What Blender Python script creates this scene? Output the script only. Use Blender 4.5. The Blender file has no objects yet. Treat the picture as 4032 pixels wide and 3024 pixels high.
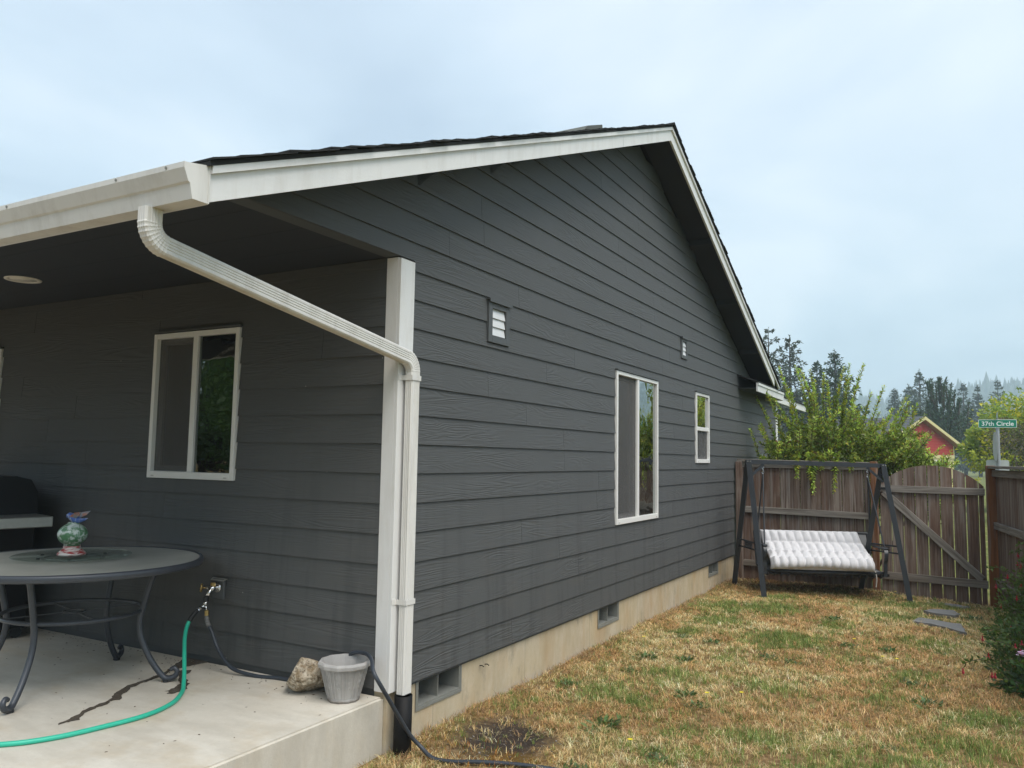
import bpy, bmesh, math, random
import numpy as np
from math import sin, cos, pi, radians, atan2, sqrt
from mathutils import Vector, Matrix
random.seed(7); RNG = np.random.default_rng(11)
sc = bpy.context.scene
COL = sc.collection

# ------------------------------------------------------------------ camera
CAMP = Vector((2.92500, -3.82503, 1.70256))
CR, CU, CF = (0.8734629, 0.4866140, 0.0164125), (0.0302892, -0.0879503, 0.9956643), (-0.4859476, 0.8691787, 0.0915605)
cam = bpy.data.cameras.new('camera'); camo = bpy.data.objects.new('camera', cam); COL.objects.link(camo)
camo.matrix_world = Matrix(((CR[0], CU[0], -CF[0], CAMP.x), (CR[1], CU[1], -CF[1], CAMP.y), (CR[2], CU[2], -CF[2], CAMP.z), (0, 0, 0, 1)))
cam.sensor_width = 36; cam.lens = 3149.09 / 4032 * 36; cam.clip_start = .05; cam.clip_end = 5000
sc.camera = camo

# ------------------------------------------------------------------ light
SUN_EL, SUN_AZ = radians(58), radians(-28)        # direction towards the sun, azimuth from +X
w = bpy.data.worlds.new('World'); sc.world = w; w.use_nodes = True
nt = w.node_tree; nt.nodes.clear()
def wn(t, **k):
    n = nt.nodes.new(t)
    for a, b in k.items(): setattr(n, a, b)
    return n
sky = wn('ShaderNodeTexSky', sky_type='NISHITA', sun_disc=False)
sky.sun_elevation = SUN_EL; sky.sun_rotation = pi / 2 - SUN_AZ
sky.air_density = 1.2; sky.dust_density = 4.0; sky.ozone_density = 1.0
tc = wn('ShaderNodeTexCoord'); sep = wn('ShaderNodeSeparateXYZ'); nt.links.new(tc.outputs['Generated'], sep.inputs[0])
zc = wn('ShaderNodeMath', operation='MAXIMUM'); nt.links.new(sep.outputs['Z'], zc.inputs[0]); zc.inputs[1].default_value = 0.0
za = wn('ShaderNodeMath', operation='ADD'); nt.links.new(zc.outputs[0], za.inputs[0]); za.inputs[1].default_value = .22
dv = wn('ShaderNodeVectorMath', operation='DIVIDE'); cmb = wn('ShaderNodeCombineXYZ')
for i in range(3): nt.links.new(za.outputs[0], cmb.inputs[i])
nt.links.new(tc.outputs['Generated'], dv.inputs[0]); nt.links.new(cmb.outputs[0], dv.inputs[1])
nz = wn('ShaderNodeTexNoise'); nz.inputs['Scale'].default_value = 1.15; nz.inputs['Detail'].default_value = 5; nz.inputs['Roughness'].default_value = .48; nz.inputs['Distortion'].default_value = .35
mp = wn('ShaderNodeMapping'); mp.inputs['Location'].default_value = (3.3, 1.15, .3); mp.inputs['Scale'].default_value = (1.0, .8, 1)
nt.links.new(dv.outputs[0], mp.inputs[0]); nt.links.new(mp.outputs[0], nz.inputs['Vector'])
rmp = wn('ShaderNodeValToRGB'); nt.links.new(nz.outputs['Fac'], rmp.inputs[0])
el = rmp.color_ramp.elements
el[0].position = .38; el[0].color = (.46, .555, .66, 1)
el[1].position = .63; el[1].color = (.80, .87, .93, 1)
e3 = rmp.color_ramp.elements.new(.5); e3.color = (.61, .715, .81, 1)
sc10 = wn('ShaderNodeVectorMath', operation='SCALE'); sc10.inputs['Scale'].default_value = 6.7; nt.links.new(rmp.outputs[0], sc10.inputs[0])
mx = wn('ShaderNodeMix', data_type='RGBA'); mx.inputs[0].default_value = .74
nt.links.new(sky.outputs[0], mx.inputs[6]); nt.links.new(sc10.outputs[0], mx.inputs[7])
bg = wn('ShaderNodeBackground'); bg.inputs['Strength'].default_value = .1
nt.links.new(mx.outputs[2], bg.inputs[0])
wo = wn('ShaderNodeOutputWorld'); nt.links.new(bg.outputs[0], wo.inputs[0])
sl = bpy.data.lights.new('sun', 'SUN'); sl.energy = 1.5; sl.angle = radians(38); sl.color = (1, .95, .88)
so = bpy.data.objects.new('sun', sl); COL.objects.link(so)
sd = Vector((cos(SUN_EL) * cos(SUN_AZ), cos(SUN_EL) * sin(SUN_AZ), sin(SUN_EL)))
so.rotation_euler = sd.to_track_quat('Z', 'Y').to_euler(); so.location = (6, -2, 12)
vs = sc.view_settings; vs.view_transform = 'Standard'; vs.look = 'None'; vs.gamma = 1; vs.use_curve_mapping = False; vs.exposure = 1.06
sc.render.engine = 'CYCLES'
cy = sc.cycles; cy.use_denoising = True; cy.max_bounces = 8; cy.diffuse_bounces = 3; cy.glossy_bounces = 4; cy.transmission_bounces = 6
cy.transparent_max_bounces = 24; cy.volume_bounces = 3; cy.sample_clamp_indirect = 6; cy.caustics_reflective = False; cy.caustics_refractive = False

# ------------------------------------------------------------------ mesh helpers
def link(o, parent=None):
    COL.objects.link(o)
    if parent is not None: o.parent = parent
    return o
class MB:
    def __init__(s): s.v = []; s.f = []
    def add(s, vs, fs):
        b = len(s.v); s.v += [tuple(map(float, p)) for p in vs]; s.f += [tuple(i + b for i in q) for q in fs]; return s
    def box(s, x0, x1, y0, y1, z0, z1, ch=0.0):
        if ch <= 0:
            vs = [(x, y, z) for z in (z0, z1) for y in (y0, y1) for x in (x0, x1)]
            return s.add(vs, [(0, 2, 3, 1), (4, 5, 7, 6), (0, 1, 5, 4), (2, 6, 7, 3), (0, 4, 6, 2), (1, 3, 7, 5)])
        bm = bmesh.new(); bmesh.ops.create_cube(bm, size=1)
        for v in bm.verts: v.co = Vector(((x0 + x1) / 2 + v.co.x * (x1 - x0), (y0 + y1) / 2 + v.co.y * (y1 - y0), (z0 + z1) / 2 + v.co.z * (z1 - z0)))
        bmesh.ops.bevel(bm, geom=bm.edges[:], offset=ch, segments=1, affect='EDGES')
        bm.verts.index_update(); s.add([v.co for v in bm.verts], [[v.index for v in f.verts] for f in bm.faces]); bm.free(); return s
    def prism(s, poly, axis, a, b):
        # poly: 2D pts in the remaining axes order (x,y,z without axis); extruded from a to b
        n = len(poly); vs = []
        for t in (a, b):
            for p in poly:
                vs.append((t, p[0], p[1]) if axis == 'x' else (p[0], t, p[1]) if axis == 'y' else (p[0], p[1], t))
        fs = [tuple(range(n)), tuple(range(2 * n - 1, n - 1, -1))] + [(i, i + n, (i + 1) % n + n, (i + 1) % n) for i in range(n)]
        return s.add(vs, fs)
    def tube(s, path, r, n=8, caps=True, closed=False):
        P = [Vector(p) for p in path]; m = len(P); R = r if hasattr(r, '__len__') else [r] * m
        up = None; rings = []
        for i, p in enumerate(P):
            if closed: t = (P[(i + 1) % m] - P[i - 1]).normalized()
            else: t = (P[min(i + 1, m - 1)] - P[max(i - 1, 0)]).normalized()
            if up is None:
                up = Vector((0, 0, 1)) if abs(t.z) < .9 else Vector((1, 0, 0))
            a = (up - t * up.dot(t)).normalized(); b = t.cross(a); up = a
            rings.append([p + (a * cos(2 * pi * k / n) + b * sin(2 * pi * k / n)) * R[i] for k in range(n)])
        vs = [q for rg in rings for q in rg]; fs = []
        for i in range(m if closed else m - 1):
            j = (i + 1) % m
            for k in range(n):
                fs.append((i * n + k, i * n + (k + 1) % n, j * n + (k + 1) % n, j * n + k))
        if caps and not closed: fs += [tuple(range(n - 1, -1, -1)), tuple((m - 1) * n + k for k in range(n))]
        return s.add(vs, fs)
    def bar(s, p, q, wx, wy, up=(0, 0, 1)):
        # rectangular bar from p to q
        p, q = Vector(p), Vector(q); t = (q - p).normalized(); u = Vector(up)
        if abs(t.dot(u)) > .98: u = Vector((0, 1, 0))
        a = t.cross(u).normalized(); b = a.cross(t)
        vs = [c + a * i * wx / 2 + b * j * wy / 2 for c in (p, q) for i, j in ((-1, -1), (1, -1), (1, 1), (-1, 1))]
        return s.add(vs, [(3, 2, 1, 0), (4, 5, 6, 7)] + [(i, (i + 1) % 4, (i + 1) % 4 + 4, i + 4) for i in range(4)])
    def sweep(s, prof, path, right, scales=None):
        # prof 2D closed polygon (a along 'right', b along tangent x right) swept along path
        P = [Vector(p) for p in path]; m = len(P); n = len(prof); rt = Vector(right); vs = []
        for i, p in enumerate(P):
            t = (P[min(i + 1, m - 1)] - P[max(i - 1, 0)]).normalized()
            a = (rt - t * rt.dot(t)).normalized(); b = t.cross(a); k = scales[i] if scales else 1
            vs += [p + a * (u * k) + b * (v * k) for u, v in prof]
        fs = [(i * n + k, i * n + (k + 1) % n, (i + 1) * n + (k + 1) % n, (i + 1) * n + k) for i in range(m - 1) for k in range(n)]
        fs += [tuple(range(n - 1, -1, -1)), tuple((m - 1) * n + k for k in range(n))]
        return s.add(vs, fs)
    def lathe(s, prof, n=24, c=(0, 0, 0), wob=None):
        vs = []; m = len(prof)
        for i, (r, z) in enumerate(prof):
            for k in range(n):
                a = 2 * pi * k / n; rr = r * (wob(a, i) if wob else 1)
                vs.append((c[0] + rr * cos(a), c[1] + rr * sin(a), c[2] + z))
        fs = [(i * n + k, i * n + (k + 1) % n, (i + 1) * n + (k + 1) % n, (i + 1) * n + k) for i in range(m - 1) for k in range(n)]
        ring_ = prof[0][0] > 1e-5 and prof[-1][0] > 1e-5 and abs(prof[0][1] - prof[-1][1]) < .004
        if ring_: return s.add(vs, fs)
        if prof[0][0] > 1e-5: fs.append(tuple(range(n - 1, -1, -1)))
        if prof[-1][0] > 1e-5: fs.append(tuple((m - 1) * n + k for k in range(n)))
        return s.add(vs, fs)
    def mesh(s, name, mat, smooth=False):
        me = bpy.data.meshes.new(name); me.from_pydata(s.v, [], s.f); me.validate(); me.update()
        if mat: me.materials.append(mat)
        if smooth: me.polygons.foreach_set('use_smooth', [True] * len(me.polygons))
        bm = bmesh.new(); bm.from_mesh(me); bmesh.ops.recalc_face_normals(bm, faces=bm.faces[:]); bm.to_mesh(me); bm.free()
        return me
    def build(s, name, mat, parent=None, smooth=False, loc=None):
        o = bpy.data.objects.new(name, s.mesh(name, mat, smooth)); link(o, parent)
        if loc: o.location = loc
        if smooth == 'auto': pass
        return o
def tag(o, label=None, cat=None, group=None, kind=None):
    for k, v in (('label', label), ('category', cat), ('group', group), ('kind', kind)):
        if v: o[k] = v
    return o
def thing(name, label, cat, loc=(0, 0, 0), rz=0, group=None):
    o = bpy.data.objects.new(name, None); o.empty_display_size = .1; COL.objects.link(o); o.location = loc; o.rotation_euler = (0, 0, rz)
    return tag(o, label, cat, group)
def piece(me, name, parent, loc=(0, 0, 0), rot=(0, 0, 0), scale=(1, 1, 1)):
    o = bpy.data.objects.new(name, me); link(o, parent); o.location = loc; o.rotation_euler = rot; o.scale = scale; return o
def npmesh(name, verts, tris, mat, cols=None, parent=None, smooth=False):
    me = bpy.data.meshes.new(name); nv = len(verts); nf = len(tris); k = tris.shape[1]
    me.vertices.add(nv); me.vertices.foreach_set('co', np.ascontiguousarray(verts, dtype=np.float32).ravel())
    me.loops.add(nf * k); me.loops.foreach_set('vertex_index', np.ascontiguousarray(tris, dtype=np.int32).ravel())
    me.polygons.add(nf); me.polygons.foreach_set('loop_start', np.arange(0, nf * k, k, dtype=np.int32))
    me.update(calc_edges=True)
    if smooth: me.polygons.foreach_set('use_smooth', [True] * nf)
    if cols is not None:
        ca = me.color_attributes.new('col', 'FLOAT_COLOR', 'POINT')
        c4 = np.ones((nv, 4), np.float32); c4[:, :3] = cols; ca.data.foreach_set('color', c4.ravel())
    me.materials.append(mat)
    o = bpy.data.objects.new(name, me); link(o, parent); return o
def spline(pts, n=8):
    P = [Vector(p) for p in pts]; out = []
    for i in range(len(P) - 1):
        a, b, c, d = P[max(i - 1, 0)], P[i], P[i + 1], P[min(i + 2, len(P) - 1)]
        for k in range(n):
            t = k / n
            out.append(.5 * ((2 * b) + (c - a) * t + (2 * a - 5 * b + 4 * c - d) * t * t + (3 * b - a - 3 * c + d) * t ** 3))
    return out + [P[-1]]
def vnoise(x, y, seed=0):
    xi = np.floor(x).astype(np.int64); yi = np.floor(y).astype(np.int64); xf = x - xi; yf = y - yi
    def h(a, b):
        n = (a * 374761393 + b * 668265263 + seed * 1442695041) & 0xffffffff
        n = ((n ^ (n >> 13)) * 1274126177) & 0xffffffff
        return ((n ^ (n >> 16)) & 0xffff) / 65535.
    u = xf * xf * (3 - 2 * xf); v = yf * yf * (3 - 2 * yf)
    return (h(xi, yi) * (1 - u) + h(xi + 1, yi) * u) * (1 - v) + (h(xi, yi + 1) * (1 - u) + h(xi + 1, yi + 1) * u) * v
def fbm(x, y, s, seed=0, o=4):
    r = 0; a = .5; t = 0
    for i in range(o):
        r = r + a * vnoise(x * s, y * s, seed + i); t += a; a *= .55; s *= 2.1
    return r / t

# ------------------------------------------------------------------ materials
class NT:
    def __init__(s, name):
        s.m = bpy.data.materials.new(name); s.m.use_nodes = True; s.t = s.m.node_tree; s.t.nodes.clear()
        s.out = s.t.nodes.new('ShaderNodeOutputMaterial'); s.b = s.t.nodes.new('ShaderNodeBsdfPrincipled'); s.t.links.new(s.b.outputs[0], s.out.inputs[0])
    def n(s, t, ins=None, **k):
        q = s.t.nodes.new(t)
        for a, b in k.items(): setattr(q, a, b)
        for a, b in (ins or {}).items(): s.put(q, a, b)
        return q
    def put(s, q, a, b):
        if isinstance(b, bpy.types.NodeSocket): s.t.links.new(b, q.inputs[a])
        elif isinstance(b, bpy.types.Node): s.t.links.new(b.outputs[0], q.inputs[a])
        elif isinstance(b, (tuple, list)) and len(b) == 3 and q.inputs[a].type == 'RGBA': q.inputs[a].default_value = (*b, 1)
        else: q.inputs[a].default_value = b
    def math(s, op, a, b=0., clamp=False): return s.n('ShaderNodeMath', {0: a, 1: b}, operation=op, use_clamp=clamp).outputs[0]
    def mix(s, f, a, b, bt='MIX'): return s.n('ShaderNodeMix', {0: f, 6: a, 7: b}, data_type='RGBA', blend_type=bt).outputs[2]
    def ramp(s, f, stops):
        r = s.n('ShaderNodeValToRGB', {0: f}); e = r.color_ramp.elements
        while len(e) < len(stops): e.new(.5)
        for q, (p, c) in zip(e, stops): q.position = p; q.color = (*c, 1) if len(c) == 3 else c
        return r.outputs[0]
    def noise(s, vec, scale, detail=3, rough=.5, dist=0.):
        return s.n('ShaderNodeTexNoise', {'Vector': vec, 'Scale': scale, 'Detail': detail, 'Roughness': rough, 'Distortion': dist}).outputs['Fac']
    def pos(s): return s.n('ShaderNodeNewGeometry').outputs['Position']
    def obj(s): return s.n('ShaderNodeTexCoord').outputs['Object']
    def rnd(s): return s.n('ShaderNodeObjectInfo').outputs['Random']
    def map(s, v, scale=(1, 1, 1), loc=(0, 0, 0)): return s.n('ShaderNodeMapping', {'Vector': v, 'Scale': scale, 'Location': loc}).outputs[0]
    def shift(s, v, k):
        # offset a vector by the object's own random number
        r = s.rnd(); c = s.n('ShaderNodeCombineXYZ', {0: s.math('MULTIPLY', r, k), 1: s.math('MULTIPLY', r, k * 1.7), 2: s.math('MULTIPLY', r, k * .6)})
        return s.n('ShaderNodeVectorMath', {0: v, 1: c.outputs[0]}, operation='ADD').outputs[0]
    def sepz(s, v): return s.n('ShaderNodeSeparateXYZ', {0: v}).outputs
    def bump(s, h, dist, strength=1.):
        b = s.n('ShaderNodeBump', {'Height': h, 'Distance': dist, 'Strength': strength}); s.t.links.new(b.outputs[0], s.b.inputs['Normal']); return b
    def set(s, **k):
        nm = {'col': 'Base Color', 'rough': 'Roughness', 'metal': 'Metallic', 'spec': 'Specular IOR Level'}
        for a, b in k.items(): s.put(s.b, nm.get(a, a), b)
        return s
def simple(name, col, rough=.5, metal=0., var=.12, scale=6., bump=0., bscale=40., spec=.5):
    t = NT(name); p = t.pos(); n = t.noise(p, scale, 4, .6)
    c = t.mix(n, tuple(max(0, x * (1 - var)) for x in col), tuple(min(1, x * (1 + var)) for x in col))
    t.set(col=c, rough=rough, metal=metal, spec=spec)
    if bump: t.bump(t.noise(p, bscale, 4, .6), bump)
    return t.m
def siding_mat(name, col, stain=False):
    t = NT(name); p = t.pos(); q = t.shift(p, 37.)
    a = t.map(q, (.50, .50, 6.5)); n1 = t.noise(a, 1.25, 2.5, .5, .5)
    sn = t.math('SINE', t.math('MULTIPLY', n1, 105.)); sn = t.math('ADD', t.math('MULTIPLY', sn, .5), .5)
    fine = t.noise(t.map(q, (4, 4, 160)), 1., 3, .6)
    amp = t.ramp(t.noise(t.map(q, (.9, .9, 3)), 1.6, 2), [(.38, (.06,) * 3), (.70, (1,) * 3)])
    h = t.math('ADD', t.math('MULTIPLY', sn, amp), t.math('MULTIPLY', fine, .5))
    t.bump(h, .0019, 1.)
    v = t.noise(p, .9, 4, .6); f2 = t.noise(t.map(p, (9, 9, .8)), 1., 4, .65)
    c = t.mix(v, tuple(x * .93 for x in col), tuple(x * 1.07 for x in col))
    c = t.mix(t.math('MULTIPLY', t.rnd(), .22), c, tuple(x * 1.25 for x in col))
    sp_ = t.n('ShaderNodeTexVoronoi', {'Vector': p, 'Scale': 3.2}).outputs['Distance']; c = t.mix(t.math('MULTIPLY', t.math('LESS_THAN', sp_, .018), .5), c, (.45, .44, .42))
    c = t.mix(t.math('MULTIPLY', t.math('MULTIPLY', sn, amp), .07), c, tuple(x * 1.5 for x in col))
    # vertical water and dust streaks low on the wall
    z = t.sepz(p)[2]
    low = t.n('ShaderNodeMapRange', {0: z, 1: 1.9, 2: .35, 3: 0., 4: .55}).outputs[0]
    st = t.ramp(f2, [(.50, (0,) * 3), (.64, (1,) * 3)])
    c = t.mix(t.math('MULTIPLY', low, st), c, tuple(x * .62 for x in col))
    dust = t.ramp(t.noise(t.map(p, (2.5, 2.5, 5)), 1.3, 4, .6), [(.5, (0,) * 3), (.75, (.35,) * 3)])
    c = t.mix(t.math('MULTIPLY', low, dust), c, (.16, .135, .115))
    t.set(col=c, rough=.62, spec=.3); return t.m
def plank_mat(name, grey, red, k=.5):
    t = NT(name); o = t.shift(t.obj(), 23.); g = t.noise(t.map(o, (38, 38, 1.6)), 1., 5, .65, .25)
    kn = t.noise(t.map(o, (7, 7, 2.2)), 1., 3, .6, .8)
    w_ = t.ramp(t.math('ADD', t.math('MULTIPLY', t.rnd(), .35), t.math('MULTIPLY', kn, .75)), [(.36, (0,) * 3), (.72, (1,) * 3)])
    c = t.mix(w_, grey, red); c = t.mix(t.ramp(g, [(.35, (0,) * 3), (.7, (1,) * 3)]), tuple(x * .5 for x in red), c)
    silver = t.ramp(t.noise(t.map(o, (22, 22, .9)), 1., 4, .6), [(.52, (0,) * 3), (.68, (.55,) * 3)])
    c = t.mix(silver, c, (.33, .30, .275))
    t.set(col=c, rough=.85, spec=.2); t.bump(t.math('ADD', g, t.math('MULTIPLY', kn, .6)), .004, .8); return t.m
def leaf_mat(name, rough=.45, trans=.35):
    t = NT(name); a = t.n('ShaderNodeAttribute', attribute_name='col').outputs['Color']
    t.set(col=a, rough=rough, spec=.4)
    tr = t.n('ShaderNodeBsdfTranslucent', {0: t.mix(.5, a, (.16, .22, .02), 'ADD')})
    mx_ = t.n('ShaderNodeMixShader', {0: trans, 1: t.b.outputs[0], 2: tr.outputs[0]}); t.t.links.new(mx_.outputs[0], t.out.inputs[0]); return t.m

M = {}
SIDE = (.086, .0895, .0905)
M['siding'] = siding_mat('painted_siding', SIDE)
M['trimdark'] = simple('dark_trim_paint', (.080, .086, .089), .6, bump=.0006, bscale=90)
M['soffit'] = simple('soffit_painted_shade', (.026, .030, .036), .7, bump=.0006, bscale=40)  # under-eave shade put into the colour: darker and bluer than the siding
def white_paint(name, col, dirt, grain=True):
    t = NT(name); p = t.pos(); d = t.noise(t.map(p, (9, 9, 1.6)), 1., 6, .7); f = t.ramp(d, [(.48, (0,) * 3), (.72, (1,) * 3)])
    c = t.mix(t.math('MULTIPLY', f, .36), col, dirt); t.set(col=c, rough=.5, spec=.4)
    if grain: t.bump(t.noise(t.map(p, (60, 14, 60)), 1., 4, .6), .0012, .7)
    return t.m
M['white'] = white_paint('white_trim_paint', (.74, .74, .73), (.52, .49, .44))
M['gutter'] = white_paint('white_gutter_enamel', (.70, .69, .66), (.36, .33, .28), False)
M['vinyl'] = simple('white_vinyl', (.80, .79, .76), .35, var=.05)
M['vinylsh'] = simple('grey_vinyl', (.50, .48, .45), .4, var=.08)
M['roofing'] = simple('asphalt_shingle', (.035, .036, .036), .95, var=.35, scale=60, bump=.003, bscale=220, spec=.2)
def concrete(name, base, warm, rust, seams=False):
    t = NT(name); p = t.pos(); a = t.noise(p, 1.6, 5, .65); b = t.noise(t.map(p, (3, 3, .9), (4, 1, 2)), 1., 5, .62); f = t.noise(p, 38, 4, .7)
    c = t.mix(t.ramp(a, [(.35, (0,) * 3), (.68, (1,) * 3)]), base, warm)
    c = t.mix(t.math('MULTIPLY', t.ramp(b, [(.5, (0,) * 3), (.72, (1,) * 3)]), .75), c, rust)
    c = t.mix(t.math('MULTIPLY', f, .28), c, tuple(x * .55 for x in base))
    pv_ = t.n('ShaderNodeTexVoronoi', {'Vector': p, 'Scale': 26.}).outputs['Distance']; c = t.mix(t.math('MULTIPLY', t.math('LESS_THAN', pv_, .07), .45), c, tuple(x * .35 for x in base))
    bl_ = t.ramp(t.noise(t.map(p, (1.3, 3.4, 1.3)), 1.4, 6, .7), [(.42, (.0,) * 3), (.62, (.5,) * 3)]); c = t.mix(bl_, c, tuple(x * .74 for x in warm))
    if seams:
        z = t.sepz(p)
        m_ = t.math('FRACT', t.math('DIVIDE', t.math('ADD', z[1], .75), 1.22))
        ln = t.math('LESS_THAN', m_, .0055); c = t.mix(t.math('MULTIPLY', ln, .6), c, tuple(x * .4 for x in base))
        dk = t.ramp(t.noise(t.map(p, (9, 5, 2.2), (2, 7, 0)), 1., 5, .7), [(.55, (0,) * 3), (.68, (.65,) * 3)]); c = t.mix(dk, c, tuple(x * .48 for x in base))
        # splashed lime and soil line along the ground
        lim = t.n('ShaderNodeMapRange', {0: t.math('ADD', z[2], t.math('MULTIPLY', b, .10)), 1: .10, 2: .03, 3: 0., 4: .75}).outputs[0]
        c = t.mix(lim, c, (.45, .41, .37))
    t.set(col=c, rough=.85, spec=.25); t.bump(t.math('ADD', t.math('MULTIPLY', f, .5), a), .0035, .7); return t.m
M['pore'] = None
M['found'] = concrete('stained_foundation_concrete', (.60, .53, .41), (.54, .44, .28), (.47, .29, .13), True)
M['slab'] = concrete('patio_concrete', (.66, .625, .55), (.58, .535, .45), (.51, .42, .29))
M['slab_side'] = M['slab']
def wet():
    t = NT('wet_concrete'); p = t.pos(); c = t.mix(t.noise(p, 14, 4), (.085, .07, .055), (.125, .105, .082)); t.set(col=c, rough=.25, spec=.5); t.bump(t.noise(p, 38, 4), .001); return t.m
M['wet'] = wet()
def glass(name, tint, boost, wav):
    t = NT(name); t.t.nodes.remove(t.b); fr = t.n('ShaderNodeFresnel', {'IOR': 1.5}); f = t.math('MULTIPLY', fr, boost, True)
    g = t.n('ShaderNodeBsdfGlossy', {'Color': (.93, .97, .95), 'Roughness': 0.0}); tr = t.n('ShaderNodeBsdfTransparent', {'Color': tint})
    b = t.n('ShaderNodeBump', {'Height': t.noise(t.map(t.pos(), (2.2, 2.2, 3.5)), 1.6, 2), 'Distance': wav, 'Strength': 1.})
    t.t.links.new(b.outputs[0], g.inputs['Normal'])
    x = t.n('ShaderNodeMixShader', {0: f, 1: tr.outputs[0], 2: g.outputs[0]}); t.t.links.new(x.outputs[0], t.out.inputs[0]); return t.m
M['glass'] = glass('window_glass', (.50, .62, .56), 3.4, .004)
M['clearglass'] = glass('clear_glass', (.955, .985, .97), .40, 0.)
def screen():
    t = NT('insect_screen'); t.set(col=(.125, .123, .12), rough=.8, spec=.1); tr = t.n('ShaderNodeBsdfTransparent')
    x = t.n('ShaderNodeMixShader', {0: .55, 1: tr.outputs[0], 2: t.b.outputs[0]}); t.t.links.new(x.outputs[0], t.out.inputs[0]); return t.m
M['screen'] = screen()
M['interior'] = simple('interior_wall', (.32, .30, .27), .8)
M['blind'] = simple('blind_fabric', (.52, .51, .47), .8)
M['galv'] = simple('galvanised_sheet', (.22, .225, .205), .55, .1, var=.25, scale=14)
M['dark'] = simple('black_mesh', (.012, .012, .013), .8)
M['louver'] = simple('white_louver', (.66, .67, .68), .45, var=.1, scale=20)
M['blackpipe'] = simple('black_plastic_pipe', (.006, .006, .0065), .6, spec=.25)
M['steel'] = simple('charcoal_powder_coat', (.030, .034, .040), .42, var=.15, scale=18, bump=.0004, bscale=300)
M['tablemetal'] = simple('dark_grey_powder_coat', (.055, .062, .075), .4, .2, var=.15, scale=14)
M['chrome'] = simple('chromed_brass', (.72, .72, .72), .14, 1., var=.1, scale=30)
M['brass'] = simple('dull_brass', (.46, .33, .13), .38, 1., var=.2, scale=50)
M['hosegreen'] = simple('green_hose_rubber', (.03, .46, .31), .42, var=.08)
M['hoseblack'] = simple('grey_black_hose_rubber', (.034, .042, .055), .45, var=.15)
M['rubber'] = simple('black_rubber', (.014, .016, .018), .5)
M['cushion'] = simple('white_cushion_cloth', (.64, .635, .65), .9, var=.06, scale=9, bump=.0012, bscale=130, spec=.1)
M['tie'] = simple('cushion_tie_cloth', (.6, .58, .54), .9)
M['stonegrey'] = simple('grey_paving_stone', (.20, .20, .195), .85, var=.25, scale=9, bump=.003, bscale=45)
M['post'] = plank_mat('cedar_post_wood', (.27, .15, .085), (.27, .11, .045))
M['plank'] = plank_mat('weathered_fence_plank', (.345, .295, .25), (.205, .125, .090))
M['rail'] = plank_mat('weathered_grey_rail', (.36, .335, .30), (.27, .23, .19))
M['bark'] = simple('bark', (.07, .055, .042), .9, var=.3, scale=12, bump=.01, bscale=18)
M['twig'] = simple('twig', (.10, .075, .045), .8)
M['leaf'] = leaf_mat('leaf')
M['needle'] = leaf_mat('needles', .6, .15)
M['grass'] = leaf_mat('grass_blades', .6, .25)

# ------------------------------------------------------------------ ground
def smooth(a, b, x):
    t = np.clip((x - a) / (b - a), 0, 1); return t * t * (3 - 2 * t)
def gh(x, y):
    x = np.asarray(x, float); y = np.asarray(y, float)
    h = -.034 * np.clip(x - .9, 0, 3.5) * smooth(5.5, 8.2, y) + .05 * np.exp(-((x - 1.55) ** 2 / .5 + (y - 7.85) ** 2 / .12))
    near = smooth(-6, -3, y) * (1 - smooth(8.6, 11, y)) * (1 - smooth(6, 9, x)) * smooth(-1, 0, x)
    h = h * (1 - smooth(9, 12, y)) + near * ((fbm(x, y, 1.1, 3, 3) - .5) * .05 + (fbm(x, y, 6., 9, 2) - .5) * .022)
    # shallow bare hollow beside the corner
    return h - .02 * np.exp(-((x - .42) ** 2 / .05 + (y - .62) ** 2 / .09))
gx = np.concatenate([[-1150, -600, -250, -100, -40, -15, -6, -2], np.arange(-.6, 5.6, .06), [6.2, 7, 8.5, 11, 16, 30, 60, 150, 400, 1150]])
gy = np.concatenate([[-1150, -600, -250, -100, -40, -20, -12, -8], np.arange(-6, 8.7, .06), [9, 9.6, 10.5, 12, 15, 20, 30, 50, 90, 160, 300, 600, 1150]])
X, Y = np.meshgrid(gx, gy); Z = gh(X, Y); nx_, ny_ = len(gx), len(gy)
V_ = np.stack([X.ravel(), Y.ravel(), Z.ravel()], 1); ii = np.arange(nx_ * ny_).reshape(ny_, nx_)
Q_ = np.stack([ii[:-1, :-1].ravel(), ii[:-1, 1:].ravel(), ii[1:, 1:].ravel(), ii[1:, :-1].ravel()], 1)
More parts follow.
